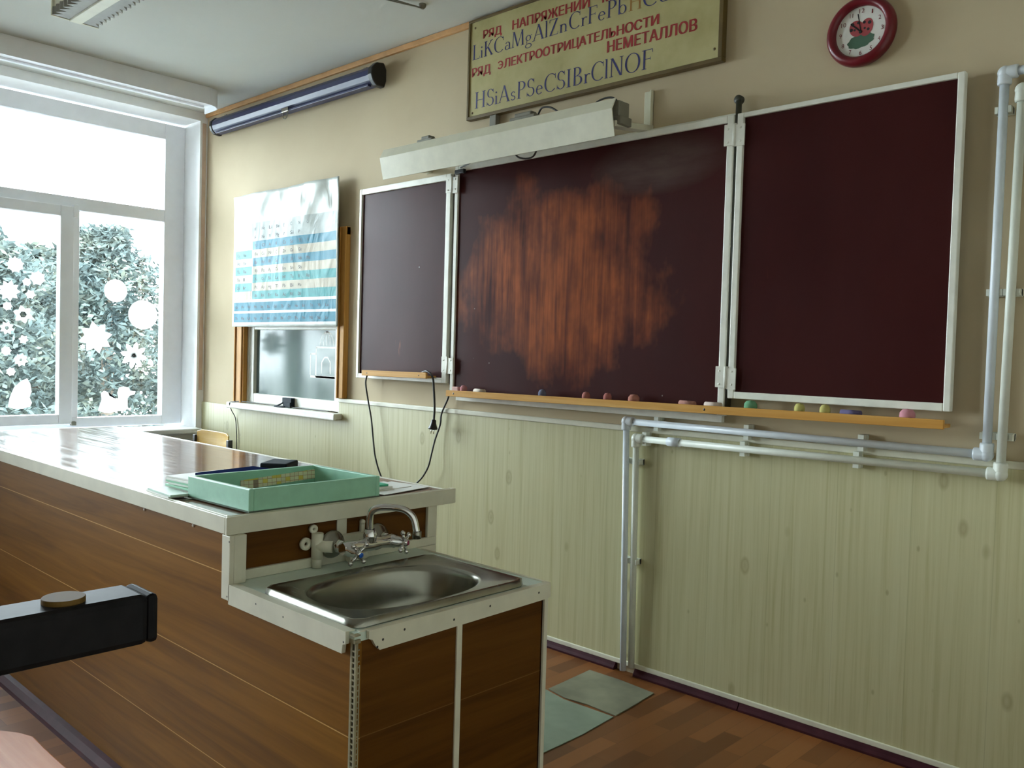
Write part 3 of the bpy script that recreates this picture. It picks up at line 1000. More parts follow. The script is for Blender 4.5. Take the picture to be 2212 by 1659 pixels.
for arr, z in ((lan, 1.582), (act, 1.508)):
    for i, sy in enumerate(arr):
        x = .535 + .080 * i
        text_on_wall(ink, sy, x, x + .030, z, z, .018, poster_y(x, z) - .0014)
tag(ink.build('lettering', M['txt_black'], p), kind='stuff')

# ---------------------------------------------------------------- chemistry sign
g = empty('wall_sign', (3.41, 0, 2.486), 'cream wall sign with red headings and blue rows of element symbols', 'sign')
SX0, SX1, SZ0, SZ1 = 2.705, 4.118, 2.478, 2.962
MB().box(SX0 + .012, SX1 - .012, -.03, -.012, SZ0 + .012, SZ1 - .006).build('board', M['sign_face'], g)
fr = MB().box(SX0, SX1, -.036, -.004, SZ0, SZ0 + .016).box(SX0, SX1, -.036, -.004, SZ1 - .012, SZ1).box(SX0, SX0 + .014, -.036, -.004, SZ0 + .016, SZ1 - .012).box(SX1 - .018, SX1, -.036, -.004, SZ0 + .016, SZ1 - .012)
fr.build('frame', M['olive'], g, .002)
Yt = -.0306
for (body_, a_, b_, z0_, z1_, h_) in (('РЯД', 2.806, 2.928, 2.858, 2.854, .037), ('НАПРЯЖЕНИЙ', 3.0, 3.458, 2.855, 2.846, .041), ('МЕТАЛЛОВ', 3.53, 3.90, 2.846, 2.842, .041),
                                      ('РЯД', 2.735, 2.860, 2.686, 2.684, .040), ('ЛЕКТРООТРИЦАТЕЛЬНОСТИ', 2.952, 3.820, 2.688, 2.687, .039), ('НЕМЕТАЛЛОВ', 3.564, 4.000, 2.627, 2.620, .045)):
    tm = MB()
    for q_, dx_ in enumerate((-.0026, 0, .0026)):
        text_on_wall(tm, body_, a_ + dx_, b_ + dx_, z0_, z1_, h_, Yt - .00008 * q_)
    if body_.startswith('ЛЕК'):                                     # the initial letter E-reversed, drawn as an arc with a bar
        ps = []
        serif_arc(ps, .26, .5, .36, .51, -142, 142, .17, .15, 20)
        ps.append([(.16, .44), (.52, .44), (.52, .57), (.16, .57)])
        for p_ in ps:
            vs_ = [(2.910 + u_ * .058, Yt, 2.688 + w_ * .039) for (u_, w_) in p_]
            tm.add(vs_, [tuple(range(len(vs_)))])
    tm.build('heading_lettering', M['txt_red'], g)
for (body_, a_, b_, z0_, z1_, h_) in (('LiKCaMgAlZnCrFePb', 2.730, 3.662, 2.768, 2.774, .072), ('CuHg', 3.735, 4.010, 2.772, 2.772, .072), ('HSiAsPSeCSIBrClNOF', 2.755, 3.800, 2.528, 2.516, .079)):
    serif_word(MB(), body_, a_, b_, z0_, z1_, h_, Yt).build('symbol_lettering', M['txt_blue'], g)
serif_word(MB(), 'H', 3.665, 3.740, 2.774, 2.772, .072, Yt).build('ochre_letter', M['txt_ochre'], g)
for (x, z) in ((2.748, 2.922), (2.742, 2.510), (4.082, 2.530), (4.08, 2.93)):
    MB().lathe((x, -.030, z), (0, -1, 0), [(.006, 0), (.005, .002), (0, .003)], 10).build('screw', M['olive'], g)
MB().box(2.862, 2.905, -.03, -.002, 2.425, 2.48).build('mounting_bracket', M['grey'], g, .003)

# ---------------------------------------------------------------- wall clock
k = empty('wall_clock', (4.645, 0, 2.467), 'round wall clock with dark red rim and a ladybird picture on its dial', 'clock')
cx, cz = 4.645, 2.467
MB().lathe((cx, 0, cz), (0, -1, 0), [(.112, .002), (.118, .016), (.116, .034), (.106, .046), (.094, .046), (.086, .036), (.085, .026)], 56).build('rim', M['red'], k)
MB().lathe((cx, 0, cz), (0, -1, 0), [(.09, .022), (.0, .0225)], 48).build('dial', M['sheet'], k)
for i in range(1, 13):
    a = math.radians(90 - 30 * i)
    x, z = cx + .071 * math.cos(a), cz + .071 * math.sin(a) - .007
    t_ = str(i)
    w = {1: .0042, 11: .0105}.get(i, .0085 * len(t_))
    text_on_wall(MB(), t_, x - w / 2, x + w / 2, z, z, .014, -.0232).build('numeral', M['red'], k)
leaf = MB()
def blob(mb, x0, z0, rx, rz, y, rot=0, n=28, wob=0):
    vs = [(x0, y, z0)]
    for i in range(n):
        a = 2 * math.pi * i / n
        r = 1 + wob * math.sin(9 * a)
        px, pz = rx * math.cos(a) * r, rz * math.sin(a) * r
        vs.append((x0 + px * math.cos(rot) - pz * math.sin(rot), y, z0 + px * math.sin(rot) + pz * math.cos(rot)))
    return mb.add(vs, [(0, i + 1, (i + 1) % n + 1) for i in range(n)])
blob(leaf, cx + .000, cz - .030, .046, .024, -.0230, .15, wob=.06)
leaf.build('leaf_print', plain('leaf_print_green', (76, 110, 90), .6), k)
lady = MB()
blob(lady, cx - .016, cz + .014, .024, .028, -.0233, .4)
blob(lady, cx + .018, cz + .012, .022, .030, -.0234, -.25)
lady.build('ladybird_print', plain('ladybird_print_red', (170, 72, 76), .6), k)
sp_ = MB()
for (dx, dz, r) in ((-.030, .030, .006), (-.010, .032, .005), (-.022, .010, .004), (-.002, .0, .006), (.010, .030, .005), (.028, .026, .006), (.024, .004, .005), (.012, .010, .004), (-.034, .012, .006)):
    blob(sp_, cx + dx, cz + dz, r, r, -.0237, n=12)
sp_.build('spot_print', M['txt_black'], k)
hd = MB()
line(hd, [(cx, cz), (cx - .036, cz + .034)], .005, -.0246)
line(hd, [(cx, cz), (cx - .012, cz + .062)], .0035, -.0250)
hd.build('clock_hands', M['black'], k)
MB().lathe((cx, -.024, cz), (0, -1, 0), [(.004, 0), (.004, .003), (0, .003)], 12).build('hand_pin', M['black'], k)

# ---------------------------------------------------------------- blackboard: middle board with two wings
b = empty('blackboard', (3.42, 0, 1.15), 'maroon three-leaf school chalkboard with white frames and a wooden chalk rail', 'chalkboard')
def leaf_panel(name, x0, x1, z0, z1, y0, y1, fl, fr_, fb, ft, fw_y):
    pan = MB().box(x0 + .004, x1 - .004, y0, y1 + .004, z0 + .004, z1 - .004).build(name, M['board'], b)
    f_ = MB()
    f_.box(x0, x0 + fl, y0, fw_y, z0, z1).box(x1 - fr_, x1, y0, fw_y, z0, z1)
    if fb: f_.box(x0 + fl, x1 - fr_, y0, fw_y, z0, z0 + fb)
    f_.box(x0 + fl, x1 - fr_, y0, fw_y, z1 - ft, z1)
    f_.build('frame', M['white_paint'], pan, .003)
    return pan
mp_ = leaf_panel('middle_board', 2.652, 4.190, 1.118, 2.258, -.022, -.046, .024, .028, .0, .028, -.052)
lp_ = leaf_panel('left_wing', 1.882, 2.632, 1.175, 2.226, -.032, -.052, .020, .034, .026, .032, -.060)
rp_ = leaf_panel('right_wing', 4.208, 4.993, 1.188, 2.256, -.032, -.052, .026, .022, .026, .018, -.060)
MB().box(2.68, 4.175, -.034, -.014, 1.092, 1.122).build('lower_rail', M['white_paint'], b, .002)
MB().box(2.64, 4.19, -.020, 0, 2.255, 2.272).build('upper_rail', M['white_paint'], b, .003)
for (x, z) in ((2.642, 2.17), (2.642, 1.27), (4.199, 2.18), (4.199, 1.268)):
    hb = MB().box(x - .042, x - .006, -.064, -.058, z - .04, z + .04).box(x + .006, x + .042, -.064, -.058, z - .046, z + .034)
    hb.tube([(x, -.060, z - .044), (x, -.060, z + .04)], .008, 10)
    for dx in (-.026, .026):
        for dz in (-.025, .025):
            hb.lathe((x + dx, -.064, z + dz - .003), (0, -1, 0), [(.005, 0), (.003, .002), (0, .002)], 8)
    hb.build('hinge', M['white_paint'], b)
MB().tube([(4.199, -.036, 1.13), (4.199, -.036, 2.31)], .011, 10).lathe((4.196, -.02, 2.315), (0, -1, 0), [(0, 0), (.017, 0), (.017, .02), (0, .02)], 16).build('pivot_rod', plain('dark_pivot_metal', (58, 60, 48), .5), b)
MB().tube([(2.642, -.036, 1.17), (2.642, -.036, 2.24)], .008, 10).build('pivot_rod', plain('dark_pivot_metal', (84, 86, 74), .5), b)
# chalk rail, slightly out of level
rl = MB()
def rail(x0, x1, za0, za1, y0, y1, h_):
    return [(x0, y0, za0 - h_), (x1, y0, za1 - h_), (x1, y1, za1 - h_), (x0, y1, za0 - h_), (x0, y0, za0), (x1, y0, za1), (x1, y1, za1), (x0, y1, za0)]
BOXF = [(0, 3, 2, 1), (4, 5, 6, 7), (0, 1, 5, 4), (1, 2, 6, 5), (2, 3, 7, 6), (3, 0, 4, 7)]
rl.add(rail(2.705, 4.995, 1.146, 1.165, -.125, -.112, .030), BOXF)
rl.add(rail(2.705, 4.988, 1.130, 1.149, -.112, -.030, .012), BOXF)
rl.build('chalk_rail', M['oakx'], b, .002)
lg = MB().add(rail(2.012, 2.545, 1.222, 1.226, -.118, -.106, .030), BOXF).add(rail(2.012, 2.545, 1.205, 1.209, -.106, -.046, .012), BOXF)
lg.build('ledge', M['oakx'], b, .002)
for (x, z) in ((2.06, 1.207), (2.49, 1.210)):
    MB().lathe((x, -.118, z), (0, -1, 0), [(.004, 0), (0, .0015)], 8).build('screw', M['black'], b)
for (x, z) in ((2.76, 1.131), (4.15, 1.143)):
    MB().lathe((x, -.125, z), (0, -1, 0), [(.005, 0), (0, .0015)], 8).build('screw', M['black'], b)
MB().box(2.665, 2.73, -.068, -.05, 2.215, 2.236).build('clip', M['black'], b, .003)

def chalk(x, kind, colr, label):
    z = 1.1345 + (x - 2.705) / 2.29 * .019
    mat_ = plain('chalk', colr, .95, spec=.1)
    k_ = {'lump': .82, 'big': 1.1, 'flat': .8, 'block': .8}[kind]
    if kind == 'flat':
        o = MB().tube([(x - .034, -.085, z + .0125), (x + .034, -.088, z + .0125)], .012, 10)
    elif kind == 'block':
        o = MB().box(x - .022, x + .022, -.10, -.080, z, z + .029)
    else:
        o = MB().lathe((x, -.088, z), (0, 0, 1), [(.0, 0), (.018 * k_, .001), (.022 * k_, .014), (.021 * k_, .026), (.014 * k_, .036), (0, .039)], 14)
    tag(o.build('chalk_piece', mat_, None, .004 if kind == 'block' else 0), label, 'chalk', 'pieces of chalk on the chalk rail')
chalk(2.742, 'block', (212, 176, 170), 'pale blocky chalk piece at the left end of the chalk rail')
chalk(2.794, 'lump', (188, 132, 136), 'pink chalk lump beside the pale block at the left rail end')
chalk(2.902, 'flat', (206, 196, 182), 'whitish chalk stick lying flat near the left rail end')
chalk(3.303, 'lump', (112, 116, 138), 'blue-grey chalk lump alone on the left half of the rail')
chalk(3.553, 'lump', (170, 112, 104), 'first dull pink chalk lump right of the blue-grey one')
chalk(3.667, 'lump', (166, 106, 100), 'middle one of the three dull pink chalk lumps')
chalk(3.801, 'big', (172, 118, 104), 'biggest of the three dull pink chalk lumps')
chalk(4.052, 'flat', (168, 124, 112), 'low brownish pink chalk stub left of the lower right hinge')
chalk(4.165, 'flat', (200, 184, 172), 'pale chalk stick lying just below the lower right hinge')
chalk(4.321, 'big', (112, 164, 128), 'green chalk piece under the right wing')
chalk(4.509, 'lump', (190, 184, 112), 'yellow chalk lump next to the green chalk')
chalk(4.601, 'lump', (184, 176, 108), 'yellow chalk lump farther from the green chalk')
chalk(4.690, 'flat', (104, 98, 132), 'violet chalk stub right of the two yellow lumps')
chalk(4.874, 'big', (200, 140, 150), 'large bright pink chalk near the right rail end')

# ---------------------------------------------------------------- lamp over the board
q = empty('board_lamp', (3.06, 0, 2.27), 'long white fluorescent lamp with angled reflector above the chalkboard', 'lamp')
LX0, LX1 = 2.345, 3.79
prof = [(-.262, 2.342), (-.286, 2.297), (-.262, 2.194), (-.258, 2.194), (-.281, 2.297), (-.257, 2.342)]
MB().prism(prof, LX0, LX1, 'yz').build('reflector', M['lamp_white'], q)
MB().box(LX0 + .02, LX1 + .012, -.255, -.185, 2.275, 2.335).build('housing', M['grey'], q, .004)
MB().box(LX1 - .05, LX1 + .018, -.25, -.175, 2.243, 2.277).build('tube_holder', M['grey'], q, .003)
MB().tube([(LX0 + .05, -.225, 2.246), (LX1 - .05, -.225, 2.246)], .013, 12).build('fluorescent_tube', M['sheet'], q)
for (x, ztop) in ((3.768, 2.432), (2.40, 2.30)):
    br = MB().box(x - .022, x + .022, -.006, 0, 2.262, ztop).box(x + .016, x + .022, -.022, 0, 2.262, ztop)
    br.add(rail(x - .024, x + .024, 0, 0, 0, 0, 0), []) if False else None
    vs = [(x - .024, 0, 2.266), (x + .024, 0, 2.266), (x + .024, -.262, 2.232), (x - .024, -.262, 2.232), (x - .024, 0, 2.290), (x + .024, 0, 2.290), (x + .024, -.262, 2.256), (x - .024, -.262, 2.256)]
    br.add(vs, [(0, 1, 2, 3), (7, 6, 5, 4), (4, 5, 1, 0), (5, 6, 2, 1), (6, 7, 3, 2), (7, 4, 0, 3)])
    br.build('bracket', M['lamp_white'], q, .002)
for (x, w, hh) in ((2.64, .11, .040), (3.28, .15, .045)):
    MB().box(x - w / 2, x + w / 2, -.25, -.19, 2.33, 2.335 + hh * .6).box(x - w / 2 + .02, x + w / 2 - .03, -.24, -.20, 2.335, 2.335 + hh).build('ballast_box', M['grey'], q, .006)
for w_ in ([(3.34, -.21, 2.365), (3.37, -.22, 2.385), (3.42, -.22, 2.378), (3.48, -.22, 2.34)], [(3.62, -.22, 2.335), (3.68, -.22, 2.362), (3.74, -.22, 2.362), (3.78, -.22, 2.33)],
           [(2.70, -.06, 2.245), (2.80, -.09, 2.250), (2.90, -.16, 2.245), (2.95, -.21, 2.27)], [(3.18, -.21, 2.26), (3.22, -.20, 2.20), (3.30, -.19, 2.195), (3.35, -.21, 2.26)]):
    MB().tube(smooth_path(w_, 6), .004, 6).build('wire', M['cord'], q)

# ---------------------------------------------------------------- water pipes on the front wall
YP = -.042
def elbow(mb, c, r=.0215):
    mb.ball(c, r, 14)
    return mb
def clip(mb, x, z, vertical, y=YP):
    if vertical:
        hw = .0225 if x > 4.5 else .0182
        mb.box(x - hw, x - .0138, y - .006, -.001, z - .010, z + .010).box(x + .0138, x + hw, y - .006, -.001, z - .010, z + .010).box(x - hw, x + hw, -.022, -.010, z - .012, z + .012)
    else:
        mb.box(x - .010, x + .010, y - .006, -.001, z + .013, z + .028).box(x - .010, x + .010, y - .006, -.001, z - .028, z - .013).box(x - .012, x + .012, -.022, -.010, z - .028, z + .028)
    return mb
pa = empty('water_pipe', (3.75, YP, 0), 'outer white water pipe, higher of the two horizontal runs below the board', 'pipe', 'white water pipes on the front wall')
pb = empty('water_pipe', (3.79, YP, 0), 'inner white water pipe, lower of the two horizontal runs below the board', 'pipe', 'white water pipes on the front wall')
def run(par, pts, mat_, r=.0135):
    for a, b_ in zip(pts[:-1], pts[1:]):
        MB().tube([a, b_], r, 16, True).build('pipe_run', mat_, par)
    for pnt in pts[1:-1]:
        mb = elbow(MB(), pnt)
        i = pts.index(pnt)
        for o_ in (pts[i - 1], pts[i + 1]):
            d_ = (Vector(o_) - Vector(pnt)).normalized()
            mb.lathe(pnt, d_, [(.0195, 0), (.0205, .03), (.0195, .036), (.014, .037)], 16)
        mb.build('elbow', mat_, par)
run(pa, [(3.762, YP - .004, .02), (3.742, YP - .010, 1.066), (5.100, YP - .006, 1.062), (5.100, YP, 2.232), (5.9, YP, 2.232)], M['pipe_blue'])
run(pb, [(3.792, YP + .012, .036), (3.790, YP - .004, .998), (5.142, YP - .012, 1.006), (5.150, YP, 2.172), (5.9, YP, 2.172)], M['pipe'])
for (x, z, v) in ((3.885, 1.065, 0), (4.285, 1.064, 0), (4.712, 1.063, 0), (5.100, 2.12, 1), (5.10, 1.563, 1), (5.10, 1.12, 1), (3.755, .90, 1), (3.753, .484, 1)):
    clip(MB(), x, z, v).build('pipe_clip', M['pipe'], pa)
for (x, z, v) in ((3.830, .999, 0), (4.272, 1.001, 0), (4.698, 1.004, 0), (5.147, 1.563, 1), (5.146, 1.12, 1), (3.793, .90, 1), (3.793, .484, 1)):
    clip(MB(), x, z, v).build('pipe_clip', M['pipe'], pb)
MB().tube([(3.945, YP - .005, .999), (4.00, YP - .005, .999)], .018, 16).build('coupling', M['pipe_blue'], pb)

# ---------------------------------------------------------------- cords
def cord(name, pts, r, mat_, label, cat='cord', par=None):
    o = MB().tube(smooth_path(pts, 8), r, 8).build(name, mat_, par)
    return tag(o, label, cat) if label else o
cord('power_cord', [(1.99, -.06, 1.20), (1.975, -.06, 1.15), (1.985, -.05, 1.06), (2.02, -.05, .95), (2.045, -.05, .82), (2.065, -.05, .74), (2.11, -.05, .655), (2.2, -.05, .55), (2.35, -.04, .4)], .0045, M['cord'],
     'dark cord hanging from the left end of the small wooden ledge')
cord('power_cord', [(2.64, -.03, 1.172), (2.62, -.03, 1.10), (2.575, -.03, 1.02), (2.565, -.03, .96), (2.54, -.04, .88), (2.525, -.05, .80), (2.515, -.06, .74), (2.47, -.06, .68), (2.40, -.06, .62), (2.3, -.06, .5)], .0045, M['cord'],
     'dark cord running down from below the left board wing to behind the table')
pg = empty('plug_cord', (2.54, -.08, .93), 'dark cord with black two-pin plug dangling beside the left board wing', 'cord')
MB().tube(smooth_path([(2.45, -.075, 1.218), (2.52, -.09, 1.232), (2.565, -.09, 1.205), (2.572, -.085, 1.14), (2.575, -.08, 1.05), (2.572, -.08, .985)], 8), .0055, 8).build('cable', M['cord'], pg)
MB().lathe((2.572, -.08, .99), (-.12, 0, -1), [(.005, 0), (.012, .004), (.014, .02), (.019, .034), (.024, .044), (.024, .050), (0, .051)], 18).build('plug', M['black'], pg)
for dx in (-.010, .010):
    MB().tube([(2.566 + dx, -.08, .942), (2.563 + dx, -.08, .916)], .0025, 8).build('plug_pin', M['chrome'], pg)
cord('hanging_cord', [(.56, -.060, .961), (.50, -.070, .952), (.492, -.05, .90), (.488, -.02, .85), (.505, -.02, .78), (.515, -.02, .68), (.51, -.02, .5)], .003, M['cord'],
     'thin cord hanging from the hatch sill behind the yellow chair')
cord('sill_cord', [(.50, -.040, .960), (.60, -.03, .965), (.75, -.02, .964), (1.0, -.02, .963), (1.3, -.018, .963), (1.58, -.02, .963)], .003, M['cord'],
     'dark cord lying along the hatch sill')

# ---------------------------------------------------------------- demonstration table
d = empty('demonstration_table', (2.85, -1.5, 0), 'long wood-clad demonstration table with white plastic edging and lower sink end', 'table')
DX0, DX1, DX2 = 1.30, 3.855, 4.385
DY0, DY1 = -1.905, -1.15
CY1 = -1.275
TOP, LOW = .90, .73
front = [(DX0 + .02, .0), (DX2 - .004, .0), (DX2 - .004, LOW - .02), (DX1 - .01, LOW - .02), (DX1 - .01, TOP - .03), (DX0 + .02, TOP - .03)]
MB().prism(front, -1.895, -1.88, 'xz').build('front_cladding', M['cladx'], d)
MB().box(DX0 + .02, DX0 + .035, -1.88, -1.2, 0, TOP - .03).build('side_cladding', M['clady'], d)
MB().box(DX0 + .02, DX1 - .03, -1.21, -1.195, 0, TOP - .03).build('rear_panel', M['clady'], d)
MB().box(3.825, 3.838, -1.88, -1.195, LOW - .03, TOP - .03).build('splash_panel', M['clady'], d)
MB().box(4.362, 4.379, -1.88, -1.598, 0, LOW - .02).build('end_panel', M['clady'], d)
MB().box(4.362, 4.379, -1.592, CY1 - .012, 0, LOW - .02).build('end_panel', M['clady'], d)
MB().box(3.80, 4.379, -1.295, -1.282, 0, LOW - .02).build('rear_panel', M['clady'], d)
MB().box(DX0, DX1 - .008, DY0 + .006, DY1 - .01, TOP - .028, TOP - .001).build('tabletop', M['desktop'], d)
wt = M['white_trim']
# edging of the tall part
e = MB()
e.box(DX0 - .006, DX1 - .0062, DY0 - .006, DY0 + .004, TOP - .044, TOP).box(DX0 - .006, DX1 - .0125, DY0 + .0042, DY0 + .012, TOP - .002, TOP + .0012)
e.build('edge_strip', wt, d, .0015)
e = MB().box(DX1 - .006, DX1 + .004, DY0 - .006, DY1 + .012, TOP - .046, TOP).box(DX1 - .012, DX1 - .006, DY0, DY1 + .01, TOP - .002, TOP + .0012)
e.box(DX1 - .02, DX1 + .0, DY1 + .012, DY1 + .028, TOP - .046, TOP)
e.build('edge_strip', wt, d, .0015)
MB().box(DX0, DX1 - .015, DY1 - .016, DY1 - .006, TOP - .03, TOP + .001).build('edge_strip', wt, d, .0015)
MB().box(DX0 - .006, DX0 + .004, DY0 + .004, DY1 - .01, TOP - .044, TOP).build('edge_strip', wt, d, .0015)
# corner angle between tall part and sink part
e = MB().box(3.832, 3.872, -1.909, -1.897, LOW - .04, TOP - .0465).box(3.838, 3.8715, -1.8968, -1.862, LOW + .0005, TOP - .0465)
e.build('corner_angle', wt, d, .0015)
MB().box(3.838, 3.850, -1.8615, -1.195, LOW + .0005, LOW + .026).build('splash_strip', wt, d, .0015)
MB().box(3.838, 3.850, -1.274, -1.195, LOW - .07, LOW).build('splash_strip', wt, d, .0015)
MB().box(3.838, 3.850, -1.232, -1.195, LOW + .0265, TOP - .0465).build('splash_strip', wt, d, .0015)
MB().box(3.838, 3.843, -1.565, -1.532, LOW + .026, TOP - .046).build('splash_strip', wt, d, .0015)
# lower counter
MB().box(3.838, 4.008, -1.898, CY1, LOW - .02, LOW).box(4.348, 4.379, -1.898, CY1, LOW - .02, LOW).box(4.008, 4.348, -1.898, -1.86, LOW - .02, LOW).box(4.008, 4.348, -1.37, CY1, LOW - .02, LOW).build('sink_counter', M['mint_counter'], d)
e = MB()
poly = [(3.868, LOW - .048), (3.868, LOW + .002), (4.362, LOW + .002), (4.362, LOW - .025), (4.352, LOW - .028), (4.349, LOW - .048)]
e.prism(poly, -1.909, -1.899, 'xz')
e.box(3.872, 4.362, -1.899, -1.885, LOW, LOW + .002)
e.build('edge_strip', wt, d)
e = MB()
poly = [(-1.868, LOW - .016), (-1.868, LOW + .002), (CY1 - .0, LOW + .002), (CY1 + .002, LOW - .036), (CY1 - .02, LOW - .038), (-1.838, LOW - .046), (-1.85, LOW - .034), (-1.858, LOW - .02)]
e.prism(poly, 4.381, 4.390, 'yz')
e.box(4.372, 4.381, -1.885, CY1, LOW, LOW + .002)
e.build('edge_strip', wt, d)
MB().box(3.872, DX2, CY1 - .004, CY1 + .006, LOW - .03, LOW + .002).build('edge_strip', wt, d, .001)
MB().box(4.379, 4.384, -1.603, -1.586, 0, LOW - .036).build('panel_strip', wt, d, .001)
MB().box(4.372, 4.386, CY1 - .016, CY1 - .002, 0, LOW - .036).build('panel_strip', wt, d, .001)
# torn corner bead: ladder of ribs
cb = MB()
z = .002
while z < LOW - .03:
    cb.box(4.372, 4.3805, -1.8985, -1.8955, z, z + .0035)
    cb.box(4.3795, 4.3825, -1.893, -1.886, z + .002, z + .005)
    z += .0125
cb.box(4.3665, 4.3725, -1.899, -1.895, 0, LOW - .02).box(4.3805, 4.386, -1.8985, -1.893, 0, LOW - .02)
cb.box(4.379, 4.382, -1.887, -1.884, 0, LOW - .07)
cb.box(4.364, 4.384, -1.90, -1.885, LOW - .022, LOW - .014).box(4.372, 4.39, -1.905, -1.89, LOW - .004, LOW - .001)
cb.build('corner_bead', plain('cracked_plastic_bead', (150, 142, 112), .6, var=.2), d)
MB().box(4.373, 4.379, -1.8955, -1.886, 0, LOW - .02).build('corner_gap', M['black'], d)
pr_ = [(-1.895, 0), (-1.935, 0), (-1.930, .012), (-1.912, .026), (-1.895, .030)]
MB().prism(pr_, DX0 + .02, 4.37, 'yz').build('skirting', M['maroon'], d)
for (x, z) in ((3.353, .846), (3.653, .846)):
    MB().lathe((x, -1.895, z), (0, -1, 0), [(.004, 0), (.004, .003), (0, .004)], 8).build('nail_head', M['sheet'], d)
nd = MB()
for (y, z) in ((-1.83, .705), (-1.77, .714), (-1.62, .705), (-1.50, .714), (-1.32, .714), (-1.845, .692)):
    nd.lathe((4.390, y, z), (1, 0, 0), [(.003, 0), (0, .001)], 8)
for (x, z) in ((4.0, .712), (4.12, .708), (4.355, .708), (3.862, .70), (3.868, .84)):
    nd.lathe((x, -1.909, z), (0, -1, 0), [(.0025, 0), (0, .001)], 8)
nd.build('nail_holes', M['black'], d)

# ---------------------------------------------------------------- sink
sk = empty('kitchen_sink', (4.18, -1.61, LOW), 'rectangular stained stainless steel sink set into the low table end', 'sink')
NS = 72
def rect_ring(x0, x1, y0, y1, z):
    cx_, cy_ = (x0 + x1) / 2, (y0 + y1) / 2
    out_ = []
    for i in range(NS):
        a = 2 * math.pi * (i + .5) / NS
        c_, s_ = math.cos(a), math.sin(a)
        kx = ((x1 - x0) / 2) / max(abs(c_), 1e-6)
        ky = ((y1 - y0) / 2) / max(abs(s_), 1e-6)
        # map so that corners are kept
        ang = a
        tx, ty = c_ * (x1 - x0), s_ * (y1 - y0)
        m_ = max(abs(tx) / (x1 - x0), abs(ty) / (y1 - y0))
        out_.append((cx_ + tx / m_ / 2, cy_ + ty / m_ / 2, z))
    return out_
def super_ring(cx_, cy_, rx, ry, z, e_=2.6):
    out_ = []
    for i in range(NS):
        a = 2 * math.pi * (i + .5) / NS
        c_, s_ = math.cos(a), math.sin(a)
        out_.append((cx_ + rx * math.copysign(abs(c_) ** (2 / e_), c_), cy_ + ry * math.copysign(abs(s_) ** (2 / e_), s_), z))
    return out_
SXa, SXb, SYa, SYb = 3.985, 4.362, -1.882, -1.340
bx, by = 4.178, -1.622
zt = LOW + .017
rings = [rect_ring(SXa - .002, SXb + .002, SYa - .002, SYb + .002, LOW + .001), rect_ring(SXa, SXb, SYa, SYb, zt), rect_ring(SXa + .006, SXb - .006, SYa + .006, SYb - .006, zt + .0015),
         rect_ring(SXa + .014, SXb - .014, SYa + .014, SYb - .014, zt - .001),
         super_ring(bx, by, .160, .232, zt - .002), super_ring(bx, by, .152, .224, zt - .006), super_ring(bx, by, .146, .216, zt - .02),
         super_ring(bx, by, .138, .205, zt - .08), super_ring(bx, by, .128, .19, zt - .125), super_ring(bx, by, .10, .155, zt - .146, 2.3), super_ring(bx, by, .03, .03, zt - .152, 2), super_ring(bx, by, .0005, .0005, zt - .152, 2)]
sbm = MB().quadwall(rings)
sko = sbm.build('basin', M['steel'], sk)
MB().lathe((bx, by, zt - .151), (0, 0, 1), [(.028, 0), (.028, .003), (.02, .003), (.018, .001), (0, .001)], 20).build('drain', M['tarnish'], sk)

# ---------------------------------------------------------------- faucet on its plastic mounting bracket
fb = empty('faucet_bracket', (3.85, -1.57, .74), 'cream plastic wall bracket and pipe loop carrying the chrome tap', 'bracket')
pm = M['white_trim']
e = MB().box(3.8435, 3.868, -1.640, -1.478, .783, .808)
e.tube([(3.862, -1.643, .756), (3.862, -1.643, .826)], .0165, 16)
e.tube([(3.862, -1.643, .792), (3.895, -1.615, .790)], .017, 14)
e.lathe((3.8435, -1.672, .798), (1, 0, 0), [(.006, 0), (.017, 0), (.017, .010), (.006, .010), (.006, 0)], 18)
e.box(3.8435, 3.853, -1.665, -1.645, .790, .806)
e.lathe((3.8435, -1.648, .836), (1, 0, 0), [(.004, 0), (.012, 0), (.012, .010), (.004, .010), (.004, 0)], 14)
e.box(3.8435, 3.853, -1.488, -1.476, .805, .835)
e.lathe((3.8435, -1.482, .836), (1, 0, 0), [(.0, 0), (.007, 0), (.007, .010), (0, .010)], 12)
e.build('bracket_plate', pm, fb, 0)
e = MB().tube([(3.862, -1.643, .7605), (3.862, -1.643, .7315)], .0135, 14)
e.build('pipe_stub', pm, fb)
e = MB().tube(smooth_path([(3.868, -1.478, .775), (3.868, -1.478, .752), (3.868, -1.484, .746), (3.868, -1.50, .744), (3.868, -1.545, .744)], 6), .012, 14)
e.build('pipe_loop', pm, fb)

fa = empty('faucet', (3.93, -1.53, .80), 'chrome wall-mounted mixer tap with two cross handles above the sink', 'tap')
ch_ = M['chrome']
for y, nm in ((-1.602, 0), (-1.447, 1)):
    MB().lathe((3.870, y, .792), (1, 0, 0), [(.0, .0), (.039, .0), (.039, .004), (.034, .014), (.022, .024), (.016, .030), (.014, .045)], 28).build('flange', M['tarnish'], fa)
    MB().lathe((3.905, y, .792), (1, 0, 0), [(.019, 0), (.019, .018), (.014, .022), (.014, .038)], 6).build('union_nut', ch_, fa)
bd = MB().tube([(3.940, -1.618, .792), (3.940, -1.60, .792), (3.940, -1.56, .793), (3.940, -1.525, .794), (3.940, -1.49, .793), (3.940, -1.45, .792), (3.940, -1.432, .792)], [.017, .020, .016, .021, .016, .020, .017], 16)
bd.build('body', ch_, fa)
MB().lathe((3.945, -1.528, .800), (0, 0, 1), [(.017, 0), (.019, .012), (.020, .020), (.017, .030), (.013, .036)], 20).build('spout_collar', ch_, fa)
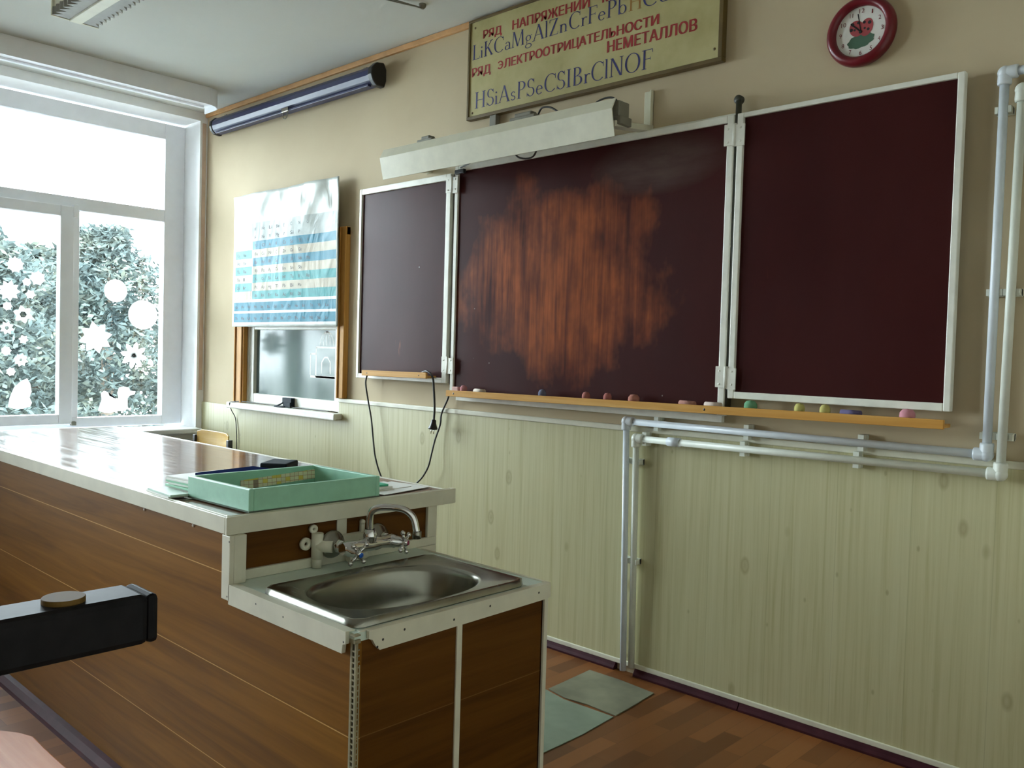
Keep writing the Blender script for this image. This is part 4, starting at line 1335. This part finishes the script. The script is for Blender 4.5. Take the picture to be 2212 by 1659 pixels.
sp = smooth_path([(3.945, -1.528, .825), (3.946, -1.530, .868), (3.952, -1.527, .888), (3.970, -1.514, .898), (4.000, -1.490, .899), (4.026, -1.472, .894), (4.043, -1.458, .875), (4.050, -1.452, .845), (4.052, -1.450, .828)], 6)
spo = MB().tube(sp, .0095, 16).build('spout', ch_, fa)
MB().lathe((4.052, -1.450, .838), (0, 0, -1), [(.0105, 0), (.0125, .002), (.0125, .020), (.010, .022), (0, .021)], 18).build('aerator', M['tarnish'], spo)
def handle(c0, axis, capm, rot):
    ax = Vector(axis).normalized()
    c0 = Vector(c0)
    c1 = c0 + ax * .040
    v = MB().lathe(c0, ax, [(.018, 0), (.019, .010), (.016, .014), (.015, .028), (.011, .032), (.011, .040)], 18).build('valve', ch_, fa)
    u = Vector((0, 0, 1)) - ax * ax.z
    u.normalize()
    w = ax.cross(u)
    hm = MB()
    hm.lathe(c0 + ax * .036, ax, [(.0, 0), (.011, .001), (.011, .012), (.008, .015), (0, .015)], 16)
    for i in range(4):
        a = rot + math.pi / 2 * i
        dv = u * math.cos(a) + w * math.sin(a)
        hm.tube([c1 + dv * .006, c1 + dv * .030], [.0055, .004], 10)
        hm.ball(c1 + dv * .034, .0072, 10)
    ho = hm.build('handle', ch_, fa)
    MB().lathe(c0 + ax * .050, ax, [(.0, .0015), (.0075, .001), (.0065, .003), (0, .0035)], 14).build('cap', capm, ho)
handle((3.945, -1.600, .790), (1, .12, -.18), plain('blue_cap', (20, 90, 190), .3), .75)
handle((3.945, -1.452, .792), (1, .55, -.02), plain('red_cap', (150, 36, 78), .3), .5)

# ---------------------------------------------------------------- things on the table
T0 = TOP + .0015
bxs = empty('wooden_tray', (3.69, -1.63, T0), 'mint green painted open wooden tray box at the table corner', 'box')
ax0, ax1, ay0, ay1, ah, wth = 3.532, 3.846, -1.848, -1.425, .0615, .014
ang = math.radians(1.5)
def rotbox(mb, x0, x1, y0, y1, z0, z1):
    vs = []
    for (x, y, z) in [(x0, y0, z0), (x1, y0, z0), (x1, y1, z0), (x0, y1, z0), (x0, y0, z1), (x1, y0, z1), (x1, y1, z1), (x0, y1, z1)]:
        vs.append((x, y + (x - 3.69) * .035, z))
    return mb.add(vs, BOXF)
for (nm, a) in (('end_board', (ax0, ax1, ay0, ay0 + wth)), ('end_board', (ax0, ax1, ay1 - wth, ay1)), ('side_board', (ax0, ax0 + wth, ay0 + wth, ay1 - wth)), ('side_board', (ax1 - wth, ax1, ay0 + wth, ay1 - wth))):
    rotbox(MB(), *a, T0 + .003, T0 + ah).build(nm, M['mint'], bxs, .0025)
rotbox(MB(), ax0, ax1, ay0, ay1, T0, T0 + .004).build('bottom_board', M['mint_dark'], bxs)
def mat_checks():
    n = N('squared_paper_strip')
    b_ = n.node('ShaderNodeTexBrick')
    b_.offset = 0
    b_.inputs['Scale'].default_value = 1
    b_.inputs['Brick Width'].default_value = .0155
    b_.inputs['Row Height'].default_value = .012
    b_.inputs['Mortar Size'].default_value = .0006
    b_.inputs['Color1'].default_value = lin((226, 220, 180))
    b_.inputs['Color2'].default_value = lin((214, 206, 170))
    b_.inputs['Mortar'].default_value = lin((170, 110, 84))
    g_ = n.node('ShaderNodeNewGeometry')
    se = n.sep(g_.outputs['Position'])
    cb_ = n.node('ShaderNodeCombineXYZ')
    n.link(se[1], cb_.inputs[0]); n.link(se[2], cb_.inputs[1])
    n.link(cb_.outputs[0], b_.inputs['Vector'])
    cells = n.node('ShaderNodeTexWhiteNoise', noise_dimensions='2D')
    fl = n.node('ShaderNodeVectorMath', operation='FLOOR')
    sc_ = n.node('ShaderNodeVectorMath', operation='DIVIDE')
    sc_.inputs[1].default_value = (.0155, .012, 1)
    n.link(cb_.outputs[0], sc_.inputs[0]); n.link(sc_.outputs[0], fl.inputs[0]); n.link(fl.outputs[0], cells.inputs['Vector'])
    yel = n.math('GREATER_THAN', cells.outputs['Value'], .86)
    c_ = n.mix(n.math('MULTIPLY', yel, .8), b_.outputs['Color'], lin((224, 196, 40)))
    brn = n.math('LESS_THAN', cells.outputs['Value'], .06)
    c_ = n.mix(n.math('MULTIPLY', brn, .8), c_, lin((120, 84, 66)))
    return n.set(c_, .5)
st = MB()
st.add([(3.549, -1.70, T0 + .008), (3.549, -1.445, T0 + .022), (3.547, -1.445, T0 + .050), (3.547, -1.70, T0 + .036), (3.551, -1.70, T0 + .008), (3.551, -1.445, T0 + .022), (3.549, -1.445, T0 + .050), (3.549, -1.70, T0 + .036)],
       [(4, 5, 6, 7), (3, 2, 1, 0), (0, 1, 5, 4), (2, 3, 7, 6), (1, 2, 6, 5), (3, 0, 4, 7)])
tag(st.build('chart_strip', mat_checks()), 'cream squared paper strip with yellow cells leaning inside the mint tray', 'paper strip')

def slab(name, cx_, cy_, w, dpt, z0, th, rotd, mat_, label, cat, group=None, bev=.001):
    a = math.radians(rotd)
    vs = []
    for (sx, sy, zz_) in [(-1, -1, 0), (1, -1, 0), (1, 1, 0), (-1, 1, 0), (-1, -1, 1), (1, -1, 1), (1, 1, 1), (-1, 1, 1)]:
        x, y = sx * w / 2, sy * dpt / 2
        vs.append((cx_ + x * math.cos(a) - y * math.sin(a), cy_ + x * math.sin(a) + y * math.cos(a), z0 + zz_ * th))
    return tag(MB().add(vs, BOXF).build(name, mat_, None, bev), label, cat, group)
NG = 'notebooks piled beside the mint tray'
z = T0
labs = ['lowest thin notebook of the pile, resting on the tabletop', 'second notebook from the bottom of the pile behind the mint tray', 'third notebook from the bottom of the pile behind the mint tray',
        'fourth notebook from the bottom of the pile behind the mint tray', 'fifth notebook from the bottom of the pile behind the mint tray', 'sixth notebook from the bottom, just under the topmost white one', 'topmost white notebook of the pile with a lifted look']
for i, lb in enumerate(labs):
    th = [.006, .006, .0065, .006, .0065, .006, .005][i]
    slab('notebook', 3.445 + [.0, .006, -.004, .004, -.008, .0, -.012][i], -1.735 + [0, .004, -.004, .003, 0, -.003, .004][i], .155, .20, z, th, [4, 6, 3, 7, 5, 4, 8][i], [M['sheet'], M['green_cover']][i in (2, 4)], lb, 'notebook', NG)
    z += th
ztop = z
slab('notebook', 3.440, -1.872, .165, .056, T0, .005, -3, M['sheet'], 'pale notebook lying at the very table edge left of the mint tray', 'notebook', None)
slab('notebook', 3.452, -1.874, .165, .052, T0 + .005, .006, -3, plain('very_pale_green_cover', (196, 220, 206), .55), 'very pale green notebook on top of the one at the table edge', 'notebook', None)
slab('folder', 3.447, -1.668, .075, .215, ztop, .010, 10, M['navy_folder'], 'narrow navy blue folder lying on the notebook pile behind the mint tray', 'folder')
slab('black_case', 3.175, -1.340, .095, .125, T0, .028, 38, M['case'], 'small dark slate flat case lying near the rear table edge', 'case', None, .005)
slab('paper_sheet', 3.735, -1.300, .16, .215, T0, .0015, 10, M['sheet'], 'white paper sheet lying on the table right of the mint tray', 'paper', None, 0)
slab('paper_sheet', 3.70, -1.325, .13, .19, T0 + .0015, .0015, 3, M['sheet'], 'second white sheet partly under the green notebook', 'paper', None, 0)
slab('notebook', 3.705, -1.362, .10, .13, T0 + .003, .007, -4, M['sheet'], 'white notebook under the teal one right of the mint tray', 'notebook')
slab('notebook', 3.700, -1.368, .095, .12, T0 + .010, .006, -2, M['mintbook'], 'teal green notebook on top of the papers right of the mint tray', 'notebook')

# ---------------------------------------------------------------- far corner: teacher's table and chair
tt = empty('teacher_table', (.45, -.75, 0), 'dark topped table in the corner under the window', 'table')
box_part('tabletop', M['table_dark'], tt, .14, .70, -1.02, -.16, .655, .68)
for (x, y) in ((.17, -.19), (.67, -.19), (.17, -.99), (.67, -.99)):
    MB().box(x - .018, x + .018, y - .018, y + .018, 0, .655).build('leg', M['table_dark'], tt, .003)
def chair(name, loc, rz, label, seatm, legm, group=None, seat_z=.44, back_z=.82, toe=.03):
    """school chair: plywood seat and back on a bent square tube frame; local front is -y"""
    root = empty(name, (0, 0, 0), label, 'chair', group)
    w, dp = .38, .38
    def curved(z, y0, y1, thick, sag):
        mb = MB()
        n = 10
        top, bot = [], []
        for i in range(n + 1):
            x = -w / 2 + w * i / n
            s_ = sag * (1 - (2 * i / n - 1) ** 2)
            r = .05 if i in (0, n) else (.018 if i in (1, n - 1) else 0)
            top.append([(x, y0 + r, z - s_), (x, y1 - r, z - s_)])
        vs = []
        for a in top:
            for p_ in a: vs.append(p_)
        for a in top:
            for p_ in a: vs.append((p_[0], p_[1], p_[2] - thick))
        m_ = 2 * (n + 1)
        fs = []
        for i in range(n):
            a, b_, c_, d_ = 2 * i, 2 * i + 1, 2 * i + 3, 2 * i + 2
            fs.append((a, d_, c_, b_)); fs.append((m_ + a, m_ + b_, m_ + c_, m_ + d_))
            fs.append((a, m_ + a, m_ + d_, d_)); fs.append((b_, c_, m_ + c_, m_ + b_))
        fs.append((0, 1, m_ + 1, m_)); fs.append((2 * n, m_ + 2 * n, m_ + 2 * n + 1, 2 * n + 1))
        return mb.add(vs, fs)
    curved(seat_z, -dp / 2, dp / 2, .010, .008).build('seat', seatm, root, .003)
    bk = MB()
    n = 10
    vs = []
    for yy in (0, .010):
        for i in range(n + 1):
            x = -w / 2 + w * i / n
            s_ = .022 * (1 - (2 * i / n - 1) ** 2)
            for zz_ in (back_z - .16, back_z):
                vs.append((x, dp / 2 + .0 + s_ + yy, zz_ - (.012 if i in (0, n) and zz_ == back_z else 0)))
    m_ = 2 * (n + 1)
    fs = []
    for i in range(n):
        a, b_, c_, d_ = 2 * i, 2 * i + 1, 2 * i + 3, 2 * i + 2
        fs.append((a, d_, c_, b_)); fs.append((m_ + a, m_ + b_, m_ + c_, m_ + d_))
        fs.append((a, m_ + a, m_ + d_, d_)); fs.append((b_, c_, m_ + c_, m_ + b_))
    fs.append((0, 1, m_ + 1, m_)); fs.append((2 * n, m_ + 2 * n, m_ + 2 * n + 1, 2 * n + 1))
    bk.add(vs, fs).build('backrest', seatm, root, .003)
    for sx in (-1, 1):
        x = sx * (w / 2 - .02)
        MB().box(x - .0125, x + .0125, -dp / 2 + .03, -dp / 2 + .055, .03, seat_z - .010).build('leg', legm, root, .002)
        xs_ = sx * (w / 2 + .0135)
        MB().box(xs_ - .0125, xs_ + .0125, dp / 2 - .012, dp / 2 + .016, .03, back_z - .035).build('leg', legm, root, .002)
        rail_ = MB().box(x - .0175, x + .0175, -dp / 2 - toe, dp / 2 + .06, .003, .033).build('foot_rail', legm, root, .004)
        for yy in (-dp / 2 + .042 - toe, dp / 2 + .03):
            gm = MB().lathe((x, yy, .004), (0, 0, -1), [(.0, 0), (.0115, 0), (.0115, .0037), (.0112, .004), (0, .004)], 36)
            gm.smooth = [False] * len(gm.f)
            gm.build('glide', M['rail_glide'], rail_)
        for yy in (-dp / 2 - toe - .003, dp / 2 + .06):
            MB().box(x - .0172, x + .0172, yy - .003, yy + .004, .0034, .0327).build('end_cap', M['black_gloss'], rail_, .003)
        MB().box(x - .01, x + .01, -dp / 2 + .04, dp / 2, seat_z - .03, seat_z - .010).build('seat_rail', legm, root, .002)
    root.location = loc
    root.rotation_euler = (0, 0, rz)
    return root
M['rail_glide'] = plain('brown_plastic_glide', (104, 80, 40), .6, spec=.08)
chair('school_chair', (1.03, -.66, 0), 0, 'yellow plywood chair behind the far end of the demonstration table', M['ply_yellow'], M['table_dark'])
chair('school_chair', (3.87, -2.51, 0), math.pi, 'orange plywood seat of a chair pulled up in front of the demonstration table', M['plywood'], M['black_gloss'])

# ---------------------------------------------------------------- near left: chair turned upside down on a pupil's desk
pd = empty('pupil_desk', (5.1, -3.1, 0), 'pupil desk carrying the upturned chair', 'desk')
box_part('desktop', M['ply_yellow'], pd, 4.55, 5.62, -3.30, -2.80, .722, .742)
for (x, y) in ((4.62, -2.86), (5.55, -2.86), (4.62, -3.24), (5.55, -3.24)):
    MB().box(x - .015, x + .015, y - .015, y + .015, 0, .722).build('leg', M['black_gloss'], pd, .003)
up = chair('school_chair', (0, 0, 0), 0, 'upturned chair with black foot rail and round brown glide, standing on a pupil desk', M['plywood'], M['black_gloss'], toe=.17)
# flip over: feet up, seat on the desktop
up.rotation_euler = (math.pi, 0, math.radians(0))
up.location = (5.1625, -3.135, .742 + .443)

# ---------------------------------------------------------------- floor mats
MB_ = [(3.640, -.112, .003), (3.965, -.118, .003), (4.000, -.44, .003), (3.668, -.40, .003)]
def flat(name, pts, th, label, mat_):
    n = len(pts)
    poly = [(p_[0], p_[1]) for p_ in pts]
    return tag(MB().prism(poly, .0005, th, 'xy').build(name, mat_), label, 'floor mat', None)
flat('linoleum_offcut', [(3.638, -.112), (3.80, -.108), (3.968, -.122), (3.985, -.30), (3.992, -.41), (3.86, -.405), (3.76, -.42), (3.655, -.398)], .0040, 'worn grey-green linoleum offcut lying nearer the wall pipes', M['mat_worn'])
flat('linoleum_offcut', [(3.30, -.395), (3.655, -.41), (3.76, -.432), (3.992, -.422), (4.006, -.62), (4.004, -.86), (3.60, -.92), (3.28, -.90)], .0030, 'larger grey-green linoleum offcut beside the sink end of the table', M['mat_green'])
